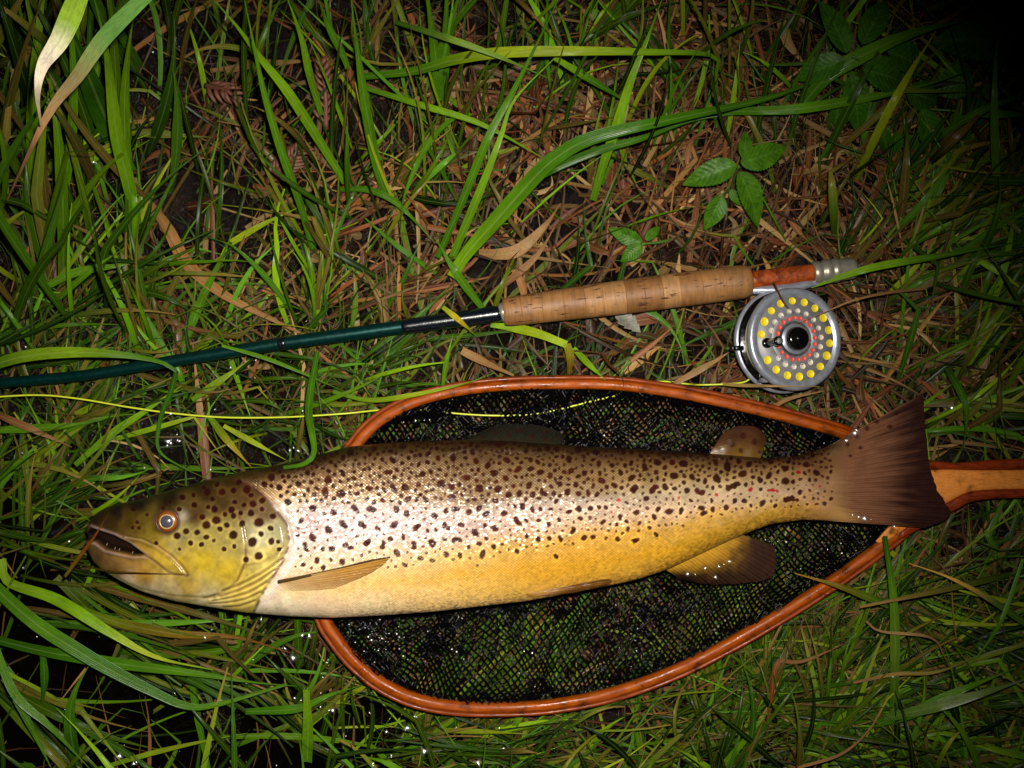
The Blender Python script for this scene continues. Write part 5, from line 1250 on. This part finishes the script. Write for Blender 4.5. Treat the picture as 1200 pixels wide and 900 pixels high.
def dots(n, rad, dr, mat, name, ph, skip):
    v, f = lathe([(0, dr * 1.16), (.0006, dr * 1.10), (.0006, dr * 1.0), (.00015, dr * .92), (.00010, dr * .2)], 16); first = None
    for k in range(n):
        a = ph + k * 2 * math.pi / n
        if k in skip: continue
        if first is None:
            first = mk(name, v, f, mat, reel); oo = first
        else:
            oo = first.copy(); C.objects.link(oo); oo.parent = reel
        s_ = 1 + random.uniform(-.08, .08)
        oo.location = (math.cos(a) * rad + random.uniform(-.0002, .0002), math.sin(a) * rad + random.uniform(-.0002, .0002), -.0007 if rad > RR * .5 else -.00035)
        oo.scale = (s_, s_ * random.uniform(.95, 1.05), 1)
P0 = math.radians(94)
dots(18, RR * .735, 4.2 * pxm, M_yellow, 'yellow_dot', P0, {5})
dots(18, RR * .54, 2.9 * pxm, M_white, 'white_dot', P0 + math.radians(10), {4, 5})
dots(20, RR * .405, 2.3 * pxm, M_red, 'red_dot', P0, ())
rp('hub_cap', [(-.0005, 14.2 * pxm), (.003, 14.0 * pxm), (.0052, 13.0 * pxm), (.0062, 10.5 * pxm), (.0060, 4 * pxm), (.0066, 3.2 * pxm), (.0068, .6 * pxm)], M_black, 48)
ha = math.radians(188); hx_, hy_ = math.cos(ha) * RR * .63, math.sin(ha) * RR * .63
hn = rp('handle_knob', [(.002, 3.6 * pxm), (.004, 3.4 * pxm), (.008, 4.0 * pxm), (.014, 4.8 * pxm), (.018, 5.6 * pxm), (.0200, 5.4 * pxm), (.0206, 4.6 * pxm)], M_black, 28, (hx_, hy_, 0))
rp('knob_screw', [(.0204, 3.6 * pxm), (.0212, 3.4 * pxm), (.0213, .5 * pxm)], M_alu_matte, 20, (hx_, hy_, 0), parent=hn)
rp('knob_base', [(-.0006, 6.2 * pxm), (.0012, 6.0 * pxm), (.0022, 4.6 * pxm)], M_black, 28, (hx_, hy_, 0), parent=hn)
# drag lever at the left edge, pillars, foot
def box(cx, cy, cz, sx, sy, sz):
    v = np.array([[cx + a * sx / 2, cy + b * sy / 2, cz + c_ * sz / 2] for a in (-1, 1) for b in (-1, 1) for c_ in (-1, 1)])
    return v, [[0, 1, 3, 2], [4, 6, 7, 5], [0, 4, 5, 1], [2, 3, 7, 6], [0, 2, 6, 4], [1, 5, 7, 3]]
v, f = box(-RR * 1.07, -RR * .16, -W_ * .62, RR * .26, RR * .10, .006); o = mk('drag_lever', v, f, M_black, reel, smooth_sh=False)
b_ = o.modifiers.new('bevel', 'BEVEL'); b_.width = .0012; b_.segments = 2
for k in range(3):
    a = math.radians((20, 90, 235)[k])
    rp('pillar', [(-W_ + .002, .0022), (-.006, .0022)], M_alu, 14, (math.cos(a) * RR * .95, math.sin(a) * RR * .95, 0))
# foot: reaches from the frame up to the seat, clamped along it (built in world axes)
ft_ = [P(x, rod_y(x) + d, z) for x, d, z in ((872, 11, .031), (890, 12.2, .0325), (905, 14, .033), (918, 15, .033), (932, 14, .033), (945, 12, .0325), (960, 10.5, .031))]
pp = catmull(ft_, 30); inv = (mathutils.Euler(reel.rotation_euler).to_matrix()).transposed()
v, f = tube(pp, np.interp(np.linspace(0, 1, 30), [0, .3, .5, .7, 1], [4, 6, 7, 6, 4]) * KP * .9, 12, ell=(1.0, .9))
v = (v - np.array(reel.location)) @ np.array(inv).T
mk('foot', v, f, M_alu, reel)
ft2 = [P(918, 341, .033), P(920, 350, .033), P(922, 362, .031)]
v, f = tube(catmull(ft2, 8), [.006, .0055, .006, .007, .008, .009, .010, .010], 12, ell=(1.2, .5)); v = (v - np.array(reel.location)) @ np.array(inv).T
mk('foot_stem', v, f, M_alu, reel)

# ------------------------------------------------------------------ fly line
fl_pts = [(-30, 467, .034), (40, 463, .034), (90, 467, .034), (150, 477, .033), (200, 484, .032), (260, 489, .031), (330, 489, .031), (400, 485, .030), (440, 481, .022), (470, 479, .014), (505, 481, .0145), (540, 485, .0155), (580, 487, .0155), (620, 486, .015), (650, 481, .015), (690, 471, .016), (722, 463, .015), (738, 453, .006), (775, 447, .002), (806, 450, .004), (820, 451, .022), (850, 450, .026), (876, 446, .034), (884, 428, .036)]
pw = catmull(np.array([P(*q) for q in fl_pts]), 220)
v, f = tube(pw, .0008, 8)
o = mk('fly_line', v, f, M_line); recenter(o); tag(o, 'thin yellow green fly line running over the grass and through the net to the reel', 'fly line')

# ------------------------------------------------------------------ water droplets: domes sitting on blades and mud
dv_, df_ = [], []; nd = 0
def drop(p, r):
    """a shallow bead of water; its crown faces up and a little towards the middle of the picture"""
    global nd
    p = np.array(p, float); n_ = np.array([0.011, 0.021, H]) - p; n_ /= np.linalg.norm(n_)
    n_ = n_ + np.array([random.gauss(0, .02), random.gauss(0, .02), 0]); n_ /= np.linalg.norm(n_)
    s1 = np.cross(n_, [0, 1.0, 0]); s1 /= np.linalg.norm(s1); s2 = np.cross(n_, s1)
    an = random.uniform(0, 6.28); s1, s2 = s1 * math.cos(an) + s2 * math.sin(an), s2 * math.cos(an) - s1 * math.sin(an)
    el = random.uniform(.45, 1.1); lob = random.uniform(0, .3); ph = random.uniform(0, 6.28)
    ns, rings = 12, 5; hgt = r * .09
    a = np.linspace(0, 2 * math.pi, ns, endpoint=False); vs = []
    for k in range(rings):
        q = 1 - k / rings
        vs.append(p + r * q * (1 + lob * np.cos(3 * a + ph))[:, None] * (np.cos(a)[:, None] * s1 * el - np.sin(a)[:, None] * s2) + n_ * hgt * (1 - q * q))
    vs = np.concatenate(vs + [(p + n_ * hgt)[None]]); m = len(vs)
    fs_ = grid_faces(rings, ns, True).tolist() + [[(rings - 1) * ns + k, (rings - 1) * ns + (k + 1) % ns, m - 1] for k in range(ns)]
    dv_.append(vs); df_.extend([[i + nd for i in q][::-1] for q in fs_]); nd += m
SPOTS = [(344, 771), (378, 793), (376, 812), (390, 833), (460, 828), (433, 835), (485, 841), (477, 852), (497, 860), (498, 880), (453, 857), (459, 885), (438, 897), (585, 853), (560, 893), (518, 828), (345, 818), (590, 877), (278, 692), (306, 727), (354, 745), (363, 745), (334, 760), (240, 747), (140, 885), (160, 893), (200, 520), (197, 518), (208, 516), (196, 522), (340, 528), (350, 528), (300, 422), (167, 390), (110, 190), (90, 220), (130, 240), (105, 245), (215, 225), (220, 232), (390, 160), (590, 154), (964, 120), (1033, 110), (878, 152), (1046, 793), (1050, 790), (935, 330), (1115, 478), (1068, 331)]
for (x, y) in SPOTS:
    zt_ = 0.046 if y > 640 or x < 400 else .07
    if 480 < x < 500 and y < 530: continue
    if y < 480 and random.random() < .6: continue
    if random.random() < .5: drop(P(x + random.uniform(-5, 5), y + random.uniform(-4, 4), min(zt_, zmax_at(np.array([x * 1.0]), np.array([y * 1.0]))[0] + .01) + .001), random.choice((.0012, .002, .003)))
    zq = min(zt_, zmax_at(np.array([x * 1.0]), np.array([y * 1.0]))[0] + .01)
    drop(P(x, y, zq), random.choice((.0018, .0024, .003, .0038, .0046)))
for (x, y, z) in [(1009, 497, .058), (1004, 504, .058), (1001, 508, .058), (992, 517, .06), (999, 604, .062), (1006, 606, .06), (1013, 607, .06), (1021, 609, .06), (1048, 617, .058), (829, 655, .058), (826, 666, .056), (842, 664, .054), (848, 661, .054), (855, 658, .054), (838, 676, .05), (806, 672, .056), (815, 673, .055)]:
    drop(P(x, y, z), random.choice((.0012, .002, .003, .0042)))
for k in range(420):
    x = random.uniform(385, 1010); y = random.uniform(460, 825)
    if random.random() < .3: x = random.gauss(430, 28); y = random.gauss(760, 22)
    q = poly_sdf(np.array([x]), np.array([y]), HOOP_POLY)[0]; fq = poly_sdf(np.array([x]), np.array([y]), fish_poly)[0]
    if q > -14 or fq < 3: continue
    drop(P(x, y, random.uniform(.018, .028)), random.choice([.0005, .0006, .0008, .0010, .0018]))
for k in range(90):
    x = random.uniform(0, 640); y = random.uniform(480, 900) if k % 6 else random.uniform(60, 560)
    if zmax_at(np.array([x]), np.array([y]))[0] < .03: continue
    drop(P(x, y, random.uniform(.012, .04)), random.uniform(.0006, .0018))
o = mk('water_droplets', np.concatenate(dv_), df_, M_drop); tag(o, 'tiny clear water droplets glinting on the grass around the head and net', 'water droplets', kind='stuff')

for o in list(SC.objects):
    for k_ in ('_wloc', '_local'):
        if k_ in o: del o[k_]
